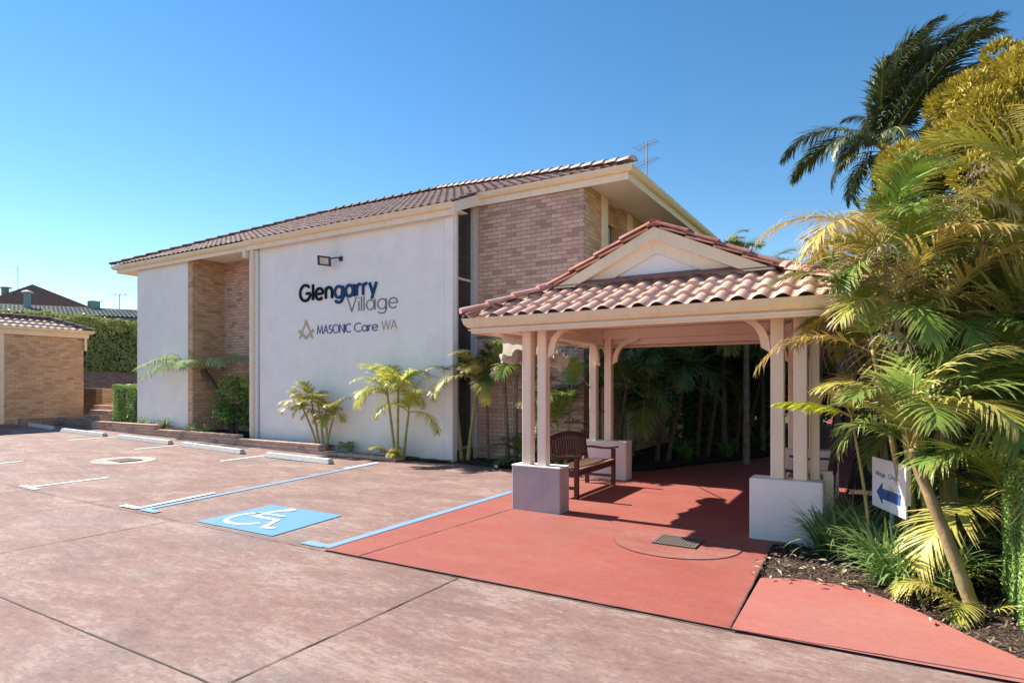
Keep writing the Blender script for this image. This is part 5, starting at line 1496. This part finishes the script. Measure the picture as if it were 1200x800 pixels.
# ------------------------------------------------------------------ queen palm, conifer, palms behind the shelter
qp = empty('queen_palm', (.30, 18.7, 0), 'tall dark windswept feather palm against the blue sky at upper right', 'palm')
_, top, ax = stem('trunk', [(0, 0, 0), (.1, 0, 4), (0, 0, 7.75)], .17, .13, M['grey_trunk'], qp)
rnd = random.Random(6)
E1 = math.atan2(-.509, .861)          # picture-right direction
for i, (a, ti, s_, k) in enumerate([
    (0.0, .55, 1.05, 'queen'), (0.25, .80, 1.1, 'queen'), (-.2, .35, 1.0, 'queenb'), (.5, .95, .95, 'queen'), (0.1, 1.15, .95, 'queen'), (-.5, .8, .85, 'queen'),
    (.9, .9, .8, 'queen'), (-1.0, .7, .8, 'queen'), (1.5, .8, .8, 'queen'), (3.0, .0, 1.0, 'queen'), (3.25, .15, .95, 'queen'), (2.85, -.35, .75, 'queend'), (2.6, .1, .8, 'queen'), (-2.7, -.2, .7, 'queend'),
    (2.2, -.2, .75, 'queend'), (-1.8, .2, .8, 'queend'), (.0, .2, .9, 'queen'), (3.14, .75, .55, 'queen'), (.3, .35, 1.0, 'queen'), (.2, .70, 1.05, 'queen'), (-.3, .9, 1.0, 'queen'), (1.0, .4, .8, 'queend'), (2.4, .5, .7, 'queen'), (-2.2, .4, .7, 'queend'), (.7, -.1, .8, 'queend'), (-.8, .1, .8, 'queend'), (1.8, -.3, .8, 'queend'), (3.1, -.7, .7, 'queend')]):
    place(FR[k][i % 3], 'frond', qp, top, E1 + a, ti, s_, rnd.uniform(-.2, .2))
cl = []
rc = random.Random(15)
for i in range(210):
    z = rc.uniform(.5, 8.9); prof = 3.4 * math.sqrt(max(0, 1 - (max(0, z - 4.4) / 4.6) ** 2.0)) * (.86 + .14 * min(1, z / 4))
    a = rc.uniform(0, 2 * math.pi); rr = prof * rc.uniform(.82, 1.0)
    cl.append((rr * math.cos(a), rr * math.sin(a), z, rc.uniform(.36, .62)))
for i in range(14): cl.append((rc.uniform(-1, 1), rc.uniform(-1, 1), rc.uniform(7.9, 8.6), rc.uniform(.4, .6)))
blobtree('golden_conifer', 'big yellow-green conifer with billowing foliage at the upper right', 'conifer', (3.25, 17.5, 0), .28, 9, cl, 2600, .13, M['conifer'], 91, spiky=True, twigs=False)
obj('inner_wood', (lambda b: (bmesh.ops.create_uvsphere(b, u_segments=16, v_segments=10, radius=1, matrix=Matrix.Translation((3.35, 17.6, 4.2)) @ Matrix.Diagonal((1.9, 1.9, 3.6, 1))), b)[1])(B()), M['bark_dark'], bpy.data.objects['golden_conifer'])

PB = 'palms in the garden behind the shelter'
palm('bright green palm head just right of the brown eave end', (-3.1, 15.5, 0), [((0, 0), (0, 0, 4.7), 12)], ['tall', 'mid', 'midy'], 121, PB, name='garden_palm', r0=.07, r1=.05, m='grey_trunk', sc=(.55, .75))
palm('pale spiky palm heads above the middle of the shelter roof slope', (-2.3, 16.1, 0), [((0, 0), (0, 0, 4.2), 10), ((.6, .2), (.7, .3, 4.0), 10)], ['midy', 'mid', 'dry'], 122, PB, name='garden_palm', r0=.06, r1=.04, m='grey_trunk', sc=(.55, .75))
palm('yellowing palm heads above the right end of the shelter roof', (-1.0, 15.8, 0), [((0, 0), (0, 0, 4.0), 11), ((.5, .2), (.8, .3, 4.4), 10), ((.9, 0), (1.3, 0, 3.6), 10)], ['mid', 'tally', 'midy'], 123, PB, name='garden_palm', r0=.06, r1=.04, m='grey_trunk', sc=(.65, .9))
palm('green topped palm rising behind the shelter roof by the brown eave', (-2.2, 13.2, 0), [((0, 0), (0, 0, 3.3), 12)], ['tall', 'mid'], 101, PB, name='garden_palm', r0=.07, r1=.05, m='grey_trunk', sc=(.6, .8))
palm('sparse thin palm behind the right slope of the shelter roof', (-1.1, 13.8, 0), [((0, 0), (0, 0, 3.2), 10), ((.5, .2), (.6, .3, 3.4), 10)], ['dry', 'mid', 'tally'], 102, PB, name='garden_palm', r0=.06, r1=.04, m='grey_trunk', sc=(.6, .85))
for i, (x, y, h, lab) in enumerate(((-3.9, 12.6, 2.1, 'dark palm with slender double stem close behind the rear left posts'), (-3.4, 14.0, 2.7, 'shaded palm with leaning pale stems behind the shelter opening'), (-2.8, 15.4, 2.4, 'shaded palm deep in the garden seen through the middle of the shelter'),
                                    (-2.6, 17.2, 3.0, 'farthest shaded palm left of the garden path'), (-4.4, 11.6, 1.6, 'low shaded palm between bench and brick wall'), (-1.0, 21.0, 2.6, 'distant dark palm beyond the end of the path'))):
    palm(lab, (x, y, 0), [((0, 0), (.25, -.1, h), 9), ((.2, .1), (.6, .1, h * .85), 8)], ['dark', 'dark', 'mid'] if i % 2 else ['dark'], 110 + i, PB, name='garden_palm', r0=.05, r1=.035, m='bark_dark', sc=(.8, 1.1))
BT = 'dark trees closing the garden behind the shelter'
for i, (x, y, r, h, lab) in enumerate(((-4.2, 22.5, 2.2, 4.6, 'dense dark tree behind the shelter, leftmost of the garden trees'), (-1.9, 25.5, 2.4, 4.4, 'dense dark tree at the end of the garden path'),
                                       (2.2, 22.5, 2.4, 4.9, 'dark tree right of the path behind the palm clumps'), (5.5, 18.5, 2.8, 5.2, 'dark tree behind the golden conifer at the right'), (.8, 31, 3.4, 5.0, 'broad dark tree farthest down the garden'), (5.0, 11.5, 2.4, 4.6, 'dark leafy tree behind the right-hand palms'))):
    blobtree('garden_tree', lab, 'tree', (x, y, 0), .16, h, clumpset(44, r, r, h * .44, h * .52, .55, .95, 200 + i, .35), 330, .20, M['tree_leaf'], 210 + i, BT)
